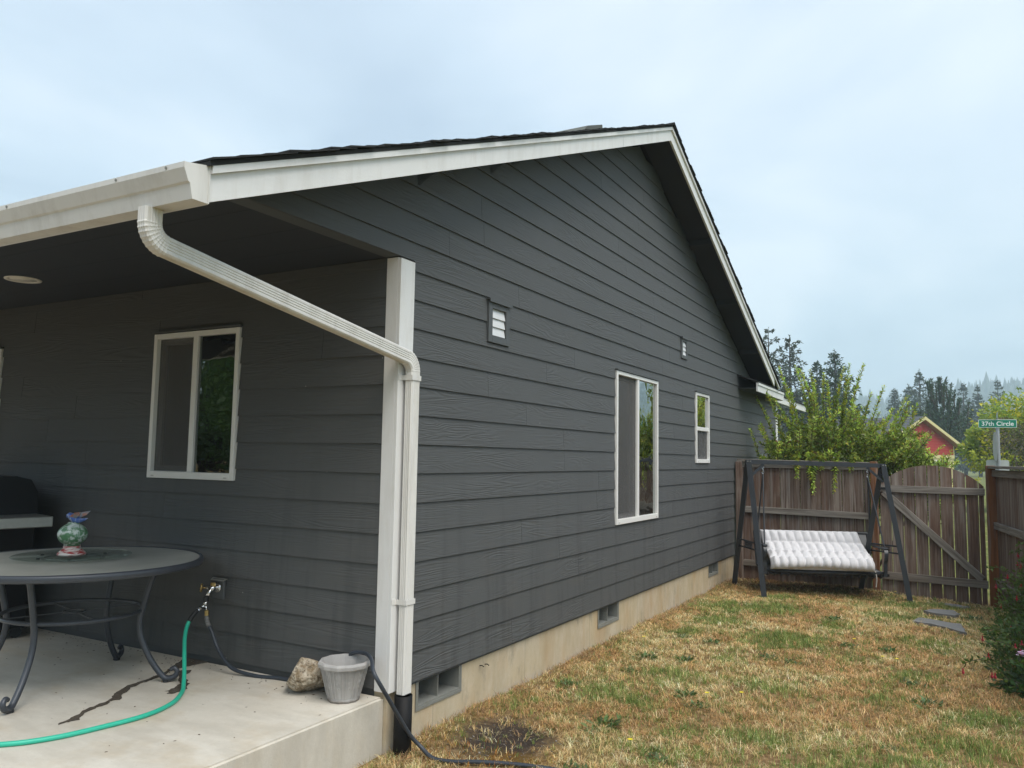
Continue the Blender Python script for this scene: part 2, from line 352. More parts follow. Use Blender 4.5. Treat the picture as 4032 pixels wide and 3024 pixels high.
def soil():
    t = NT('dry_soil_and_thatch'); p = t.pos(); a = t.noise(p, 2.2, 5, .6); b = t.noise(p, 24, 5, .7); f = t.noise(p, 120, 4, .7)
    c = t.ramp(b, [(.3, (.10, .062, .034)), (.5, (.25, .155, .075)), (.7, (.42, .30, .16))])
    c = t.mix(t.ramp(a, [(.42, (0,) * 3), (.6, (.6,) * 3)]), c, (.20, .17, .065))
    # bare dark soil by the corner and a dark brown strip along the fence foot
    s = t.sepz(p); dx = t.math('SUBTRACT', s[0], .43); dy = t.math('SUBTRACT', s[1], .60)
    rr = t.math('ADD', t.math('MULTIPLY', t.math('MULTIPLY', dx, dx), 14.), t.math('MULTIPLY', t.math('MULTIPLY', dy, dy), 8.))
    rr = t.math('ADD', rr, t.math('ADD', t.math('MULTIPLY', t.math('SUBTRACT', a, .5), 2.6), t.math('MULTIPLY', t.math('SUBTRACT', b, .5), 1.6)))
    c = t.mix(t.n('ShaderNodeMapRange', {0: rr, 1: 1.7, 2: .3, 3: 0., 4: 1.}).outputs[0], c, t.mix(f, (.030, .022, .018), (.085, .066, .052)))
    dxx = t.math('SUBTRACT', s[0], .66); dyy = t.math('SUBTRACT', s[1], .30)
    r3 = t.math('ADD', t.math('MULTIPLY', t.math('MULTIPLY', dxx, dxx), 30.), t.math('MULTIPLY', t.math('MULTIPLY', dyy, dyy), 40.)); r3 = t.math('ADD', r3, t.math('MULTIPLY', t.math('SUBTRACT', b, .5), 2.))
    c = t.mix(t.n('ShaderNodeMapRange', {0: r3, 1: 1.1, 2: .5, 3: 0., 4: .9}).outputs[0], c, t.mix(f, (.11, .045, .012), (.17, .12, .03)))
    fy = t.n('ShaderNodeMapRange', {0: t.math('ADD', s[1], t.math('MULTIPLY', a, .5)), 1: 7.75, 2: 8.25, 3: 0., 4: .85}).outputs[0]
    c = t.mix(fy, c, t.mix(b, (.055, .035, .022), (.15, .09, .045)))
    gx_ = t.n('ShaderNodeMapRange', {0: s[0], 1: 4.9, 2: 5.6, 3: 0., 4: 1.}).outputs[0]; gy_ = t.n('ShaderNodeMapRange', {0: s[1], 1: 8.3, 2: 8.9, 3: 0., 4: 1.}).outputs[0]
    c = t.mix(t.math('MAXIMUM', gx_, gy_), c, t.ramp(t.noise(p, 3.1, 6, .7), [(.35, (.09, .11, .03)), (.55, (.16, .17, .05)), (.7, (.30, .25, .11))]))
    t.set(col=c, rough=.95, spec=.1); t.bump(t.math('ADD', t.math('MULTIPLY', b, .8), f), .012, .9); return t.m
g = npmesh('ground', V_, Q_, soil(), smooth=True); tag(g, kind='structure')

SLZ = .310
mb = MB()
bm = bmesh.new(); bmesh.ops.create_cube(bm, size=1)
for v in bm.verts: v.co = Vector((-4.53 + v.co.x * 9.0, -1.705 + v.co.y * 3.4, (SLZ - .3) / 2 + v.co.z * (SLZ + .3)))
ed = [e for e in bm.edges if all(v.co.z > 0 for v in e.verts)]
bmesh.ops.bevel(bm, geom=ed, offset=.012, segments=3, affect='EDGES'); bm.verts.index_update()
mb.add([v.co for v in bm.verts], [[v.index for v in f.verts] for f in bm.faces]); bm.free()
patio = mb.build('patio', M['slab']); tag(patio, kind='structure')
ST1 = [(-1.475, .03), (-1.611, .03), (-1.70, .02), (-1.715, -.02), (-1.652, -.115), (-1.59, -.231), (-1.529, -.316), (-1.482, -.45), (-1.47, -.555), (-1.442, -.666), (-1.361, -.778), (-1.288, -.859), (-1.261, -.96), (-1.238, -1.034), (-1.19, -1.123), (-1.144, -1.239), (-1.113, -1.254), (-1.116, -1.206), (-1.107, -1.152), (-1.179, -1.082), (-1.213, -1.001), (-1.216, -.949), (-1.254, -.882), (-1.243, -.838), (-1.32, -.752), (-1.393, -.656), (-1.428, -.55), (-1.439, -.459), (-1.494, -.317), (-1.526, -.215), (-1.506, -.151), (-1.503, -.072), (-1.491, -.01)]
ST2 = [(-1.477, -.248), (-1.428, -.201), (-1.382, -.245), (-1.372, -.286), (-1.271, -.361), (-1.186, -.417), (-1.085, -.522), (-1.091, -.606), (-1.11, -.626), (-1.131, -.592), (-1.162, -.591), (-1.19, -.505), (-1.239, -.429), (-1.31, -.386)]
def patch(poly, nm):
    out = []
    for i, p in enumerate(poly):       # ragged outline
        q = poly[(i + 1) % len(poly)]
        for k in range(4):
            t = k / 4; out.append((p[0] + (q[0] - p[0]) * t + random.uniform(-.008, .008), min(-.004, p[1] + (q[1] - p[1]) * t + random.uniform(-.008, .008))))
    bm = bmesh.new(); vs = [bm.verts.new((x, y, SLZ + .0012)) for x, y in out]; f = bm.faces.new(vs); bmesh.ops.triangulate(bm, faces=[f])
    me = bpy.data.meshes.new(nm); bm.to_mesh(me); bm.free(); me.materials.append(M['wet']); piece(me, nm, patio)
patch(ST1, 'wet_patch'); patch(ST2, 'wet_patch')

# ------------------------------------------------------------------ house
E = .178; Z0 = .35; RB, YR, MS = 5.084, 4.155, .4075          # rake underside: RB - MS*|y-YR|
YEND = 11.24
house = thing('house', 'dark grey lap-sided single-storey house with white trim and gabled roof', 'house')
OPEN_G = [(3.4468, 4.6744, 1.074, 2.569), (6.1462, 6.7576, 1.673, 2.570), (1.001, 1.3036, 2.5206, 2.8206), (5.547, 5.787, 2.936, 3.188)]
OPEN_P = [(-2.2046, -1.3217, 1.517, 2.557), (-6.2, -4.20, .40, 2.557)]
def cells(mb, t0, t1, z0, z1, holes, P, lf=None, rf=None, nf=None, nb=None):
    """front/back/side quads of a board in (t,z); holes are rectangles; lf/rf give slanted ends"""
    ts = sorted({t0, t1} | {v for h in holes for v in h[:2] if t0 < v < t1}); zs = sorted({z0, z1} | {v for h in holes for v in h[2:] if z0 < v < z1})
    keep = {}
    for i in range(len(ts) - 1):
        for j in range(len(zs) - 1):
            tm, zm = (ts[i] + ts[i + 1]) / 2, (zs[j] + zs[j + 1]) / 2
            keep[i, j] = not any(h[0] < tm < h[1] and h[2] < zm < h[3] for h in holes)
    def T(i, z):
        if i == 0 and lf: return lf(z)
        if i == len(ts) - 1 and rf: return rf(z)
        return ts[i]
    for (i, j), k in keep.items():
        if not k: continue
        za_, zb_ = zs[j], zs[j + 1]
        c = [(T(i, za_), za_), (T(i + 1, za_), za_), (T(i + 1, zb_), zb_), (T(i, zb_), zb_)]
        F = [P(t, z, nf(z)) for t, z in c]; B = [P(t, z, nb(z)) for t, z in c]; b = len(mb.v)
        fs = [(0, 1, 2, 3), (7, 6, 5, 4)]
        for s_, (di, dj), q in ((0, (0, -1), (0, 4, 5, 1)), (1, (1, 0), (1, 5, 6, 2)), (2, (0, 1), (2, 6, 7, 3)), (3, (-1, 0), (3, 7, 4, 0))):
            if not keep.get((i + di, j + dj), False): fs.append(q)
        mb.add(F + B, fs)
PG = lambda t, z, n: (n, t, z)
PP = lambda t, z, n: (t, -n, z)
# sheathing of both walls with real openings, then one board after another
mb = MB()
cells(mb, -1.66, 2, 2.906, 4.2, [], PG, lambda z: YR - (RB - z) / MS + .02, None, lambda z: .001, lambda z: -.10)
gw = MB()
zt = lambda y: RB - MS * abs(y - YR)
gpoly_done = []
ysh = [-1.6, 0.0, 1.001, 1.3036, 3.4468, YR, 4.6744, 5.547, 5.787, 6.1462, 6.7576, 9.45, YEND]
for a, b in zip(ysh[:-1], ysh[1:]):
    ym = (a + b) / 2; hs = [h for h in OPEN_G if h[0] < ym < h[1]]
    zlo = 2.906 if ym < 0 else .33
    segs = []; cur = zlo
    for h in sorted(hs, key=lambda q: q[2]): segs.append((cur, h[2])); cur = h[3]
    for z0_, z1_ in segs: gw.add([PG(t, z, n) for n in (.001, -.1) for t, z in ((a, z0_), (b, z0_), (b, z1_), (a, z1_))], [(0, 1, 2, 3), (7, 6, 5, 4), (0, 4, 5, 1), (2, 6, 7, 3)])
    za_, zb_ = (min(zt(a), 2.86 if a >= 9.4 else 9), min(zt(b), 2.86 if b > 9.5 else 9))
    if a >= 9.4: za_ = zb_ = 2.86
    gw.add([PG(t, z, n) for n in (.001, -.1) for t, z in ((a, cur), (b, cur), (b, max(zb_, cur)), (a, max(za_, cur)))], [(0, 1, 2, 3), (7, 6, 5, 4), (0, 4, 5, 1), (2, 6, 7, 3)])
gable_wall = gw.build('gable_wall', M['trimdark'], house)
pw = MB()
cells(pw, -8.9, -.1, .30, 2.906, OPEN_P, PP, None, None, lambda z: .001, lambda z: -.1)
patio_wall = pw.build('patio_wall', M['trimdark'], house)
def nfn(zb): return lambda z: .0205 - .0105 * (z - zb) / E
def nbn(zb): return lambda z: .0125 - .0105 * (z - zb) / E
random.seed(21)
def board_row(wall, P, t0, t1, zb, holes, lf, rf, z1=None, jo=None, zlow=None):
    js = []; t = t0 + (jo if jo is not None else random.uniform(.9, 3.4))
    while t < t1 - .45: js.append(t); t += 3.66
    zz1 = z1 if z1 else zb + E + .014; zl = zlow if zlow else zb
    iv = [(t0, t1)]
    for h in holes:                     # an opening as tall as the board cuts it in two
        if h[2] <= zl + 1e-6 and h[3] >= zz1 - 1e-6:
            iv = [q for a, b in iv for q in ((a, min(b, h[0])), (max(a, h[1]), b)) if q[1] - q[0] > .01]
    seg = []
    for a, b in iv:
        c = [a] + [j for j in js if a + .05 < j < b - .05] + [b]; seg += list(zip(c[:-1], c[1:]))
    for a, b in seg:
        m_ = MB(); first, last = abs(a - t0) < 1e-6, abs(b - t1) < 1e-6
        cells(m_, a + (0 if first else .0012), b - (0 if last else .0012), zl, zz1, holes, P, lf if first else None, rf if last else None, nfn(zb), nbn(zb))
        if m_.v: m_.build('siding_board', M['siding'], wall)
pad = lambda h: (h[0] - .004, h[1] + .004, h[2] - .004, h[3] + .004)
HG = [pad(h) for h in OPEN_G] + [(-3, .122, 0, 2.905)]
k = 0
while True:
    zb = Z0 + k * E
    if zb > RB - .12: break
    top = zb + E + .014
    lf = (lambda z: max(YR - (RB + .03 - z) / MS, -1.62)) if top > 2.906 else None
    ymax_t = YR + (RB + .03 - zb) / MS
    if zb < 2.80: t1, rf = YEND, None
    else: t1, rf = min(YEND, ymax_t), (lambda z: max(YR + (RB + .03 - z) / MS, YR + .004))
    if rf and lf: lf = (lambda z: min(max(YR - (RB + .03 - z) / MS, -1.62), YR - .004))
    t0 = lf(zb) if lf else .125
    board_row(gable_wall, PG, t0, t1, zb, HG, lf, rf, z1=min(top, 2.86) if 2.6 < zb < 2.75 else None)
    k += 1
HP = [pad(h) for h in OPEN_P]
for k in range(15):
    zb = Z0 + k * E
    if zb > 2.88: break
    board_row(patio_wall, PP, -8.9, -.090, zb, HP, None, None, z1=min(zb + E + .014, 2.904))
# corner boards
MB().box(.0, .0215, -.0215, .120, .338, 2.893, .002).build('corner_board', M['white'], house)
MB().box(-.088, -.0005, -.0215, -.0005, .338, 2.900, .002).build('corner_board', M['white'], house)
# ceiling of the covered patio, eave board and soffits
mb = MB()
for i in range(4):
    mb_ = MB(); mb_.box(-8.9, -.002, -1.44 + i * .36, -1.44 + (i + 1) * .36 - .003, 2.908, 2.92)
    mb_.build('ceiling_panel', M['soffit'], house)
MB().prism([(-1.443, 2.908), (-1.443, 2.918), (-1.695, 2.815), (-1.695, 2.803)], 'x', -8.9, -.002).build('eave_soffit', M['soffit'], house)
MB().box(-8.9, .328, -1.722, -1.698, 2.69, 2.842).build('eave_board', M['white'], house)
rl = thing; 
mb = MB(); mb.lathe([(.118, -.001), (.116, -.007), (.088, -.004), (.0872, .004), (.118, .002)], 32, (-2.86, -.635, 2.909)); mb.lathe([(0, -.003), (.088, -.002), (.088, .002), (0, .003)], 32, (-2.86, -.635, 2.909))
rlight = mb.build('recessed_light', simple('light_trim', (.74, .69, .60), .5), house, True)
# foundation with vent openings
VENTS = [(.292, .775, .174, .343), (3.106, 3.59, .174, .343), (6.806, 7.254, .19, .343)]
fm = MB(); cells(fm, -.0, YEND, -.35, .352, VENTS, PG, None, None, lambda z: -.008, lambda z: -.26)
foundation = fm.build('foundation', M['found'], house)
MB().box(-8.9, -.03, .002, .2, -.3, .34).build('foundation_wall', M['found'], house)
for a, b, z0_, z1_ in VENTS:
    m = MB(); x0, x1 = -.17, -.0035
    m.box(x0, x1, a + .001, a + .014, z0_ + .001, z1_); m.box(x0, x1, b - .014, b - .001, z0_ + .001, z1_); m.box(x0, x1, a + .014, b - .014, z0_ + .001, z0_ + .014)
    m.box(x0, x1 - .012, (a + b) / 2 - .004, (a + b) / 2 + .004, z0_ + .014, z1_)
    for kk in range(5): m.box(x0 + .02, x1 - .02, (a + b) / 2 - .0055, (a + b) / 2 + .0055, z0_ + .03 + kk * .026, z0_ + .034 + kk * .026)
    m.box(x1, x1 + .003, a - .016, a + .001, z0_ - .016, z1_ + .004); m.box(x1, x1 + .003, b - .001, b + .016, z0_ - .016, z1_ + .004); m.box(x1, x1 + .003, a + .001, b - .001, z0_ - .016, z0_ + .001)
    vo = m.build('foundation_vent', M['galv'], foundation)
    MB().box(-.19, -.171, a, b, z0_, z1_).build('vent_mesh', M['dark'], foundation)
for y_, z_ in ((1.03, .27), (1.10, .265)):
    MB().tube([(-.012, y_, z_), (.012, y_, z_ + .004), (.02, y_ + .008, z_ - .006)], .0035, 6).build('form_tie', M['dark'], foundation)
# interior so that the panes look into rooms
im = MB()
im.add([(-8.9, .12, .4), (-.12, .12, .4), (-.12, 11.1, .4), (-8.9, 11.1, .4)], [(0, 1, 2, 3)]); im.add([(-8.9, .12, 2.86), (-.12, .12, 2.86), (-.12, 11.1, 2.86), (-8.9, 11.1, 2.86)], [(0, 1, 2, 3)])
im.add([(-8.9, .12, .4), (-8.9, 11.1, .4), (-8.9, 11.1, 2.86), (-8.9, .12, 2.86)], [(0, 1, 2, 3)])
im.add([(-8.9, 11.1, .4), (-.12, 11.1, .4), (-.12, 11.1, 2.86), (-8.9, 11.1, 2.86)], [(0, 1, 2, 3)])
im.box(-8.8, -.125, 2.6, 2.7, .41, 2.85); im.box(-3.4, -3.3, 2.71, 11.0, .41, 2.85); im.box(-3.29, -.125, 5.3, 5.4, .41, 2.85)
im.build('room_walls', M['interior'], house)
# far side walls (not seen, close the volume)
MB().box(-9.0, -8.91, -0.0, 11.2, .0, 2.9).build('side_wall', M['trimdark'], house)
MB().box(-8.9, -.12, 11.14, 11.24, .0, 2.86).build('front_wall', M['trimdark'], house)

# windows
def window(kind, rect, face, plant=False):
    a, b, z0_, z1_ = rect; wl = b - a; hh = z1_ - z0_
    # local frame: u along wall, v up, n outward
    if face == 'g': root = lambda m_, nm, mt, par: m_.build(nm, mt, par)
    W = MB(); D = lambda m_, u0, u1, n0, n1, v0, v1, ch=0.: m_.box(*( (n0, n1, u0, u1, v0, v1) if face == 'g' else (u0, u1, -n1, -n0, v0, v1)), ch)
    fw, bot = .036, .048
    D(W, a, a + fw, -.07, .034, z0_, z1_, .002); D(W, b - fw, b, -.07, .034, z0_, z1_, .002)
    D(W, a + fw, b - fw, -.07, .033, z1_ - fw, z1_, .002); D(W, a + fw, b - fw, -.07, .036, z0_, z0_ + bot, .002)
    win = W.build('window', M['vinyl'], house)
    def part(nm, mt, *bx, ch=0.):
        m_ = MB(); D(m_, *bx, ch); return m_.build(nm, mt, win)
    if kind == 'slide':
        mid = (a + b) / 2; left_screen = (a + fw, mid - .024); right = (mid + .024, b - fw)
        part('mullion', M['vinyl'], mid - .024, mid + .024, -.05, .028, z0_ + bot, z1_ - fw, ch=.002)
        # movable sash behind the screen
        s0, s1 = left_screen; sw = .04
        m_ = MB(); D(m_, s0, s0 + sw, -.05, -.012, z0_ + bot, z1_ - fw); D(m_, s1 - .012, s1, -.05, -.012, z0_ + bot, z1_ - fw); D(m_, s0 + sw, s1 - .012, -.05, -.012, z1_ - fw - sw, z1_ - fw); D(m_, s0 + sw, s1 - .012, -.05, -.012, z0_ + bot, z0_ + bot + sw)
        m_.build('sash', M['vinyl'], win)
        part('pane', M['glass'], s0 + sw, s1 - .012, -.034, -.030, z0_ + bot + sw, z1_ - fw - sw)
        part('insect_screen', M['screen'], s0 + .004, s1, .004, .0046, z0_ + bot + .003, z1_ - fw - .003)
        part('pane', M['glass'], right[0], right[1], .004, .008, z0_ + bot, z1_ - fw)
    else:
        zm = z0_ + hh * .485
        part('meeting_rail', M['vinyl'], a + fw, b - fw, -.05, .028, zm - .022, zm + .026, ch=.002)
        part('pane', M['glass'], a + fw, b - fw, .004, .008, zm + .026, z1_ - fw)
        m_ = MB(); sw = .035; za_, zb_ = z0_ + bot, zm - .022
        D(m_, a + fw, a + fw + sw, -.05, -.012, za_, zb_); D(m_, b - fw - sw, b - fw, -.05, -.012, za_, zb_); D(m_, a + fw + sw, b - fw - sw, -.05, -.012, za_, za_ + sw)
        m_.build('sash', M['vinyl'], win)
        part('pane', M['glass'], a + fw + sw, b - fw - sw, -.034, -.030, za_ + sw, zb_)
        part('insect_screen', M['screen'], a + fw, b - fw, .004, .0046, za_ + .003, zb_ - .003)
    # weep covers
    for u in (a + .05, b - .085): part('weep_cover', M['vinylsh'], u, u + .03, .036, .038, z0_ + .012, z0_ + .020)
    # drip cap
    part('drip_cap', M['trimdark'], a - .012, b + .012, .003, .046, z1_ + .005, z1_ + .016)
    return win
w1 = window('slide', OPEN_G[0], 'g'); w2 = window('hung', OPEN_G[1], 'g'); w3 = window('slide', OPEN_P[0], 'p'); w4 = window('slide', OPEN_P[1], 'p')
# blinds and drapes behind the panes
m = MB()
for i in range(14): m.box(-.145, -.125, 3.47 + i * .042, 3.49 + i * .042 + .018, 1.12, 2.53)
m.build('drape', M['blind'], w1)
m = MB()
for i in range(7): m.box(-1.71, -1.35, .13, .132, 2.34 + i * .028, 2.36 + i * .028)
m.build('blind', M['blind'], w3)
m = MB(); m.box(-.16, -.13, 4.47, 4.62, 1.12, 2.53); m.build('drape', simple('green_drape', (.22, .30, .10), .8), w1)
# gable wall vents
def wall_vent(rect):
    a, b, z0_, z1_ = rect; f = .052 if b - a > .28 else .042; m_ = MB()
    m_.box(-.06, .032, a, a + f, z0_, z1_, .002); m_.box(-.06, .032, b - f, b, z0_, z1_, .002); m_.box(-.06, .0315, a + f, b - f, z0_, z0_ + f, .002); m_.box(-.06, .0315, a + f, b - f, z1_ - f, z1_, .002)
    m_.box(.0, .048, a - .01, b + .01, z1_ + .003, z1_ + .012); m_.box(.04, .048, a - .01, b + .01, z1_ - .012, z1_ + .003)
    v = m_.build('wall_vent', M['trimdark'], house)
    h3 = (z1_ - z0_ - 2 * f - .008) / 3
    MB().box(-.08, -.07, a + f, b - f, z0_ + f, z1_ - f).build('vent_back', M['dark'], v)
    for i in range(3):
        zz = z0_ + f + .004 + i * h3; MB().add([(.024, a + f + .006, zz), (.024, b - f - .006, zz), (.012, b - f - .006, zz + h3 + .004), (.012, a + f + .006, zz + h3 + .004), (.021, a + f + .006, zz), (.021, b - f - .006, zz), (.009, b - f - .006, zz + h3 + .004), (.009, a + f + .006, zz + h3 + .004)], [(0, 1, 2, 3), (7, 6, 5, 4), (0, 4, 5, 1), (1, 5, 6, 2), (2, 6, 7, 3), (3, 7, 4, 0)]).build('louver', M['louver'], v)
wall_vent(OPEN_G[2]); wall_vent(OPEN_G[3])

# roof: decks, rakes, shingles
roof = MB()
YE1, YE2 = -1.735, 9.86
def dk(y, o): return RB + o - MS * abs(y - YR)
roof.prism([(YE1, dk(YE1, .148)), (YR, dk(YR, .148)), (YE2, dk(YE2, .148)), (YE2, dk(YE2, .168)), (YR, dk(YR, .168)), (YE1, dk(YE1, .168))], 'x', -9.2, .372)
roof_o = roof.build('roof', M['roofing'], house)
def rake(y0, y1, o0, o1, x0, x1, nm, mt):
    MB().prism([(y0, dk(y0, o0)), (y1, dk(y1, o0)), (y1, dk(y1, o1)), (y0, dk(y0, o1))], 'x', x0, x1).build(nm, mt, roof_o)
rake(-1.722, 2.773, 0, .114, .328, .350, 'rake_board', M['white']); rake(2.776, YR - .001, 0, .114, .328, .3505, 'rake_board', M['white'])
rake(YR + .001, 9.47, 0, .114, .328, .350, 'rake_board', M['white'])
rake(-1.715, YR - .001, .1145, .147, .338, .368, 'rake_trim', M['white']); rake(YR + .001, 9.80, .1145, .147, .338, .368, 'rake_trim', M['white'])
# soffit under the gable overhang and lookouts
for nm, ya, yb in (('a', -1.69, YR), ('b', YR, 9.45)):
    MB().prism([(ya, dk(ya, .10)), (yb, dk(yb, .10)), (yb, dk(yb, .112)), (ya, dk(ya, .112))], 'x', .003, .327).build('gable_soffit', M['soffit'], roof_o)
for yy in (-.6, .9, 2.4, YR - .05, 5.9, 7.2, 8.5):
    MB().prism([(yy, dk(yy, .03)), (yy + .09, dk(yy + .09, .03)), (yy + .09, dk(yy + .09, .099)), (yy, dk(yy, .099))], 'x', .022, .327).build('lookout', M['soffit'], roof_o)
# shingle courses: each tab at the rake is a piece, the field courses run on behind it
random.seed(5)
def shingles(side):
    n = 44; L = (YR - YE1) if side < 0 else (YE2 - YR)
    for i in range(n):
        d0 = L - (i) * L / n; d1 = max(d0 - L / n - .05, .0); xo = .385 + random.uniform(-.006, .012); lift = random.uniform(0, .010) if i > 2 else 0.
        ya, yb = YR + side * d0, YR + side * d1
        z = lambda y, o: RB + o - MS * abs(y - YR)
        poly = [(ya, z(ya, .1715 + lift)), (yb, z(yb, .169)), (yb, z(yb, .174)), (ya, z(ya, .1805 + lift))]
        MB().prism(poly, 'x', -1.0, xo).build('shingle', M['roofing'], roof_o)
        MB().prism([(p[0], p[1] - lift * (.5 if q in (0, 3) else 0)) for q, p in enumerate(poly)], 'x', -9.2, -1.003).build('shingle_course', M['roofing'], roof_o)
shingles(-1); shingles(1)
for i in range(10):   # ridge caps
    x1 = .39 - i * .9; rz = RB + .178
    MB().add([(x1, YR - .14, rz - .14 * MS + .012), (x1, YR, rz + .018), (x1, YR + .14, rz - .14 * MS + .012), (x1 - .95, YR - .14, rz - .14 * MS + .004), (x1 - .95, YR, rz + .008), (x1 - .95, YR + .14, rz - .14 * MS + .004),
              (x1, YR - .14, rz - .14 * MS + .002), (x1, YR, rz + .006), (x1, YR + .14, rz - .14 * MS + .002), (x1 - .95, YR - .14, rz - .14 * MS - .006), (x1 - .95, YR, rz - .002), (x1 - .95, YR + .14, rz - .14 * MS - .006)],
             [(0, 1, 4, 3), (1, 2, 5, 4), (6, 9, 10, 7), (7, 10, 11, 8), (0, 6, 7, 1), (1, 7, 8, 2), (0, 3, 9, 6), (2, 8, 11, 5), (3, 4, 10, 9), (4, 5, 11, 10)]).build('ridge_cap', M['roofing'], roof_o)
# low roof vent near the ridge
yv0, yv1 = 2.80, 3.42
MB().add([(x, y, dk(y, .18) + dz) for x in (-.12, -.62) for y, dz in ((yv0, 0.0), (yv1, 0.0), (yv1 - .02, .105), (yv0 + .24, .105))], [(0, 1, 2, 3), (7, 6, 5, 4), (0, 4, 5, 1), (1, 5, 6, 2), (2, 6, 7, 3), (3, 7, 4, 0)]).build('roof_vent', simple('weathered_vent', (.10, .105, .09), .7, var=.3), roof_o)
# gutter
gp = [(-1.7235, 2.838), (-1.7235, 2.683), (-1.795, 2.683), (-1.808, 2.742), (-1.817, 2.748), (-1.8385, 2.797), (-1.8385, 2.819), (-1.826, 2.819)]
gi = [(-1.8285, 2.816), (-1.8365, 2.816), (-1.8365, 2.7985), (-1.8155, 2.7505), (-1.8065, 2.7445), (-1.7935, 2.6855), (-1.7255, 2.6855), (-1.7255, 2.838)]
gutter = MB().prism(gp + gi, 'x', -8.9, .352).build('gutter', M['gutter'], house)
MB().prism(gp[:-1] + [(-1.826, 2.8195)], 'x', .3523, .3545).build('end_cap', M['gutter'], gutter)
MB().prism([(-1.7235, 2.6835), (-1.7165, 2.6835), (-1.7165, 2.843), (-1.7235, 2.843)], 'x', .335, .3575).build('end_flange', M['gutter'], gutter)
for x_ in (.25, -.06, -.85, -1.7, -2.6, -3.6): MB().tube([(x_, -1.8375, 2.808), (x_, -1.8425, 2.808)], .006, 8).build('gutter_screw', M['galv'], gutter)
# downspout
def dsprof(wa, wb, ribs=4, d=.003):
    pts = []
    r = .008
    def edge(p, q, nrm):
        L = sqrt((q[0] - p[0]) ** 2 + (q[1] - p[1]) ** 2); ux, uy = (q[0] - p[0]) / L, (q[1] - p[1]) / L; out = [(p[0] + ux * r, p[1] + uy * r)]
        n = ribs if L > .06 else 3
        s0, s1 = .2 * L, .8 * L
        for i in range(n):
            c = s0 + (s1 - s0) * (i + .5) / n; h = (s1 - s0) / n * .5
            for o, dd in ((-h * .75, 0), (-h * .4, d), (h * .4, d), (h * .75, 0)): out.append((p[0] + ux * (c + o) - nrm[0] * dd, p[1] + uy * (c + o) - nrm[1] * dd))
        out.append((q[0] - ux * r, q[1] - uy * r)); return out
    a, b = wa / 2, wb / 2; C = [(-a, -b), (a, -b), (a, b), (-a, b)]; Nn = [(0, -1), (1, 0), (0, 1), (-1, 0)]
    for i in range(4): pts += edge(C[i], C[(i + 1) % 4], Nn[i])
    return pts
prof = dsprof(.057, .082)
def arc(p, q, r, n):      # fillet points around corner q between directions p->q and q->r, given list of three points & radius
    pass
def fillet(A, B, C, rad, n=14):
    A, B, C = Vector(A), Vector(B), Vector(C); u = (A - B).normalized(); v = (C - B).normalized(); ang = u.angle(v); t = rad / math.tan(ang / 2)
    p0, p1 = B + u * t, B + v * t; o = B + (u + v).normalized() * (rad / sin(ang / 2)); out = []
    e0, e1 = p0 - o, p1 - o; th = e0.angle(e1); ax = e0.cross(e1).normalized()
    for i in range(n + 1): out.append(o + Matrix.Rotation(th * i / n, 3, ax) @ e0)
    return out
DA, DB, DC, DD = (.088, -1.779, 2.70), (.088, -1.779, 2.555), (.066, .062, 2.277), (.066, .062, .33)
el1 = fillet(DA, DB, DC, .085, 26); el2 = fillet(DB, DC, DD, .085, 26)
def crimps(n): return [1.0 + (.035 if (i % 3 == 1) else -.012) for i in range(n)]
ds = MB().sweep(prof, [Vector(DC) - Vector((0, 0, .06)), Vector((.066, .062, .33))], (1, 0, 0)).build('downspout', M['gutter'], house)
e1p = [Vector((.088, -1.779, 2.684))] + el1
MB().sweep([(a * 1.03, b * 1.03) for a, b in dsprof(.057, .082, 4, .0015)], e1p, (1, 0, 0), [1] + crimps(len(el1))).build('elbow', M['gutter'], ds)
MB().sweep(prof, [el1[-1], el2[0]], (1, 0, 0)).build('sloped_pipe', M['gutter'], ds)
MB().sweep([(a * 1.03, b * 1.03) for a, b in dsprof(.057, .082, 4, .0015)], el2 + [el2[-1] - Vector((0, 0, .05))], (1, 0, 0), crimps(len(el2)) + [1]).build('elbow', M['gutter'], ds)
for zs_ in (2.168, .852):
    m = MB(); m.box(.0222, .0245, -.022, .019, zs_ - .016, zs_ + .016); m.box(.0245, .0985, .0165, .0185, zs_ - .015, zs_ + .015); m.box(.0965, .0985, .0185, .106, zs_ - .015, zs_ + .015); m.box(.0245, .0965, .1045, .1065, zs_ - .015, zs_ + .015)
    m.build('strap', M['gutter'], ds)
MB().lathe([(.052, -.12), (.052, .325), (.049, .325), (.046, .2), (0, .2)], 28, (.072, .052, 0)).build('drain_pipe', M['blackpipe'], ds, True)
# lower front eave past the gable end
MB().box(.292, .316, 8.40, 10.40, 2.752, 2.846).build('front_eave_board', M['white'], house)
MB().box(.292, .330, 8.40, 10.40, 2.8475, 2.885).build('front_eave_trim', M['white'], house)
MB().prism([(.335, 2.887), (.335, 2.902), (.0, 3.03), (.0, 3.0)], 'y', 8.39, 10.42).build('front_eave_roof', M['roofing'], house)
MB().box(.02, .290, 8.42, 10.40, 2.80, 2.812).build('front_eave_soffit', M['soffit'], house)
MB().box(-.02, .316, 10.402, 10.43, 2.752, 2.884).build('front_eave_end', M['white'], house)
MB().box(.10, .13, 10.45, 13.9, 2.76, 2.88).build('porch_beam', M['white'], house)
MB().prism([(.15, 2.882), (.15, 2.905), (-1.9, 3.55), (-1.9, 3.52)], 'y', 10.44, 14.2).build('porch_roof', M['roofing'], house)
MB().box(-.0, .024, 11.245, 11.40, .0, 2.75).build('front_corner_board', M['white'], house)
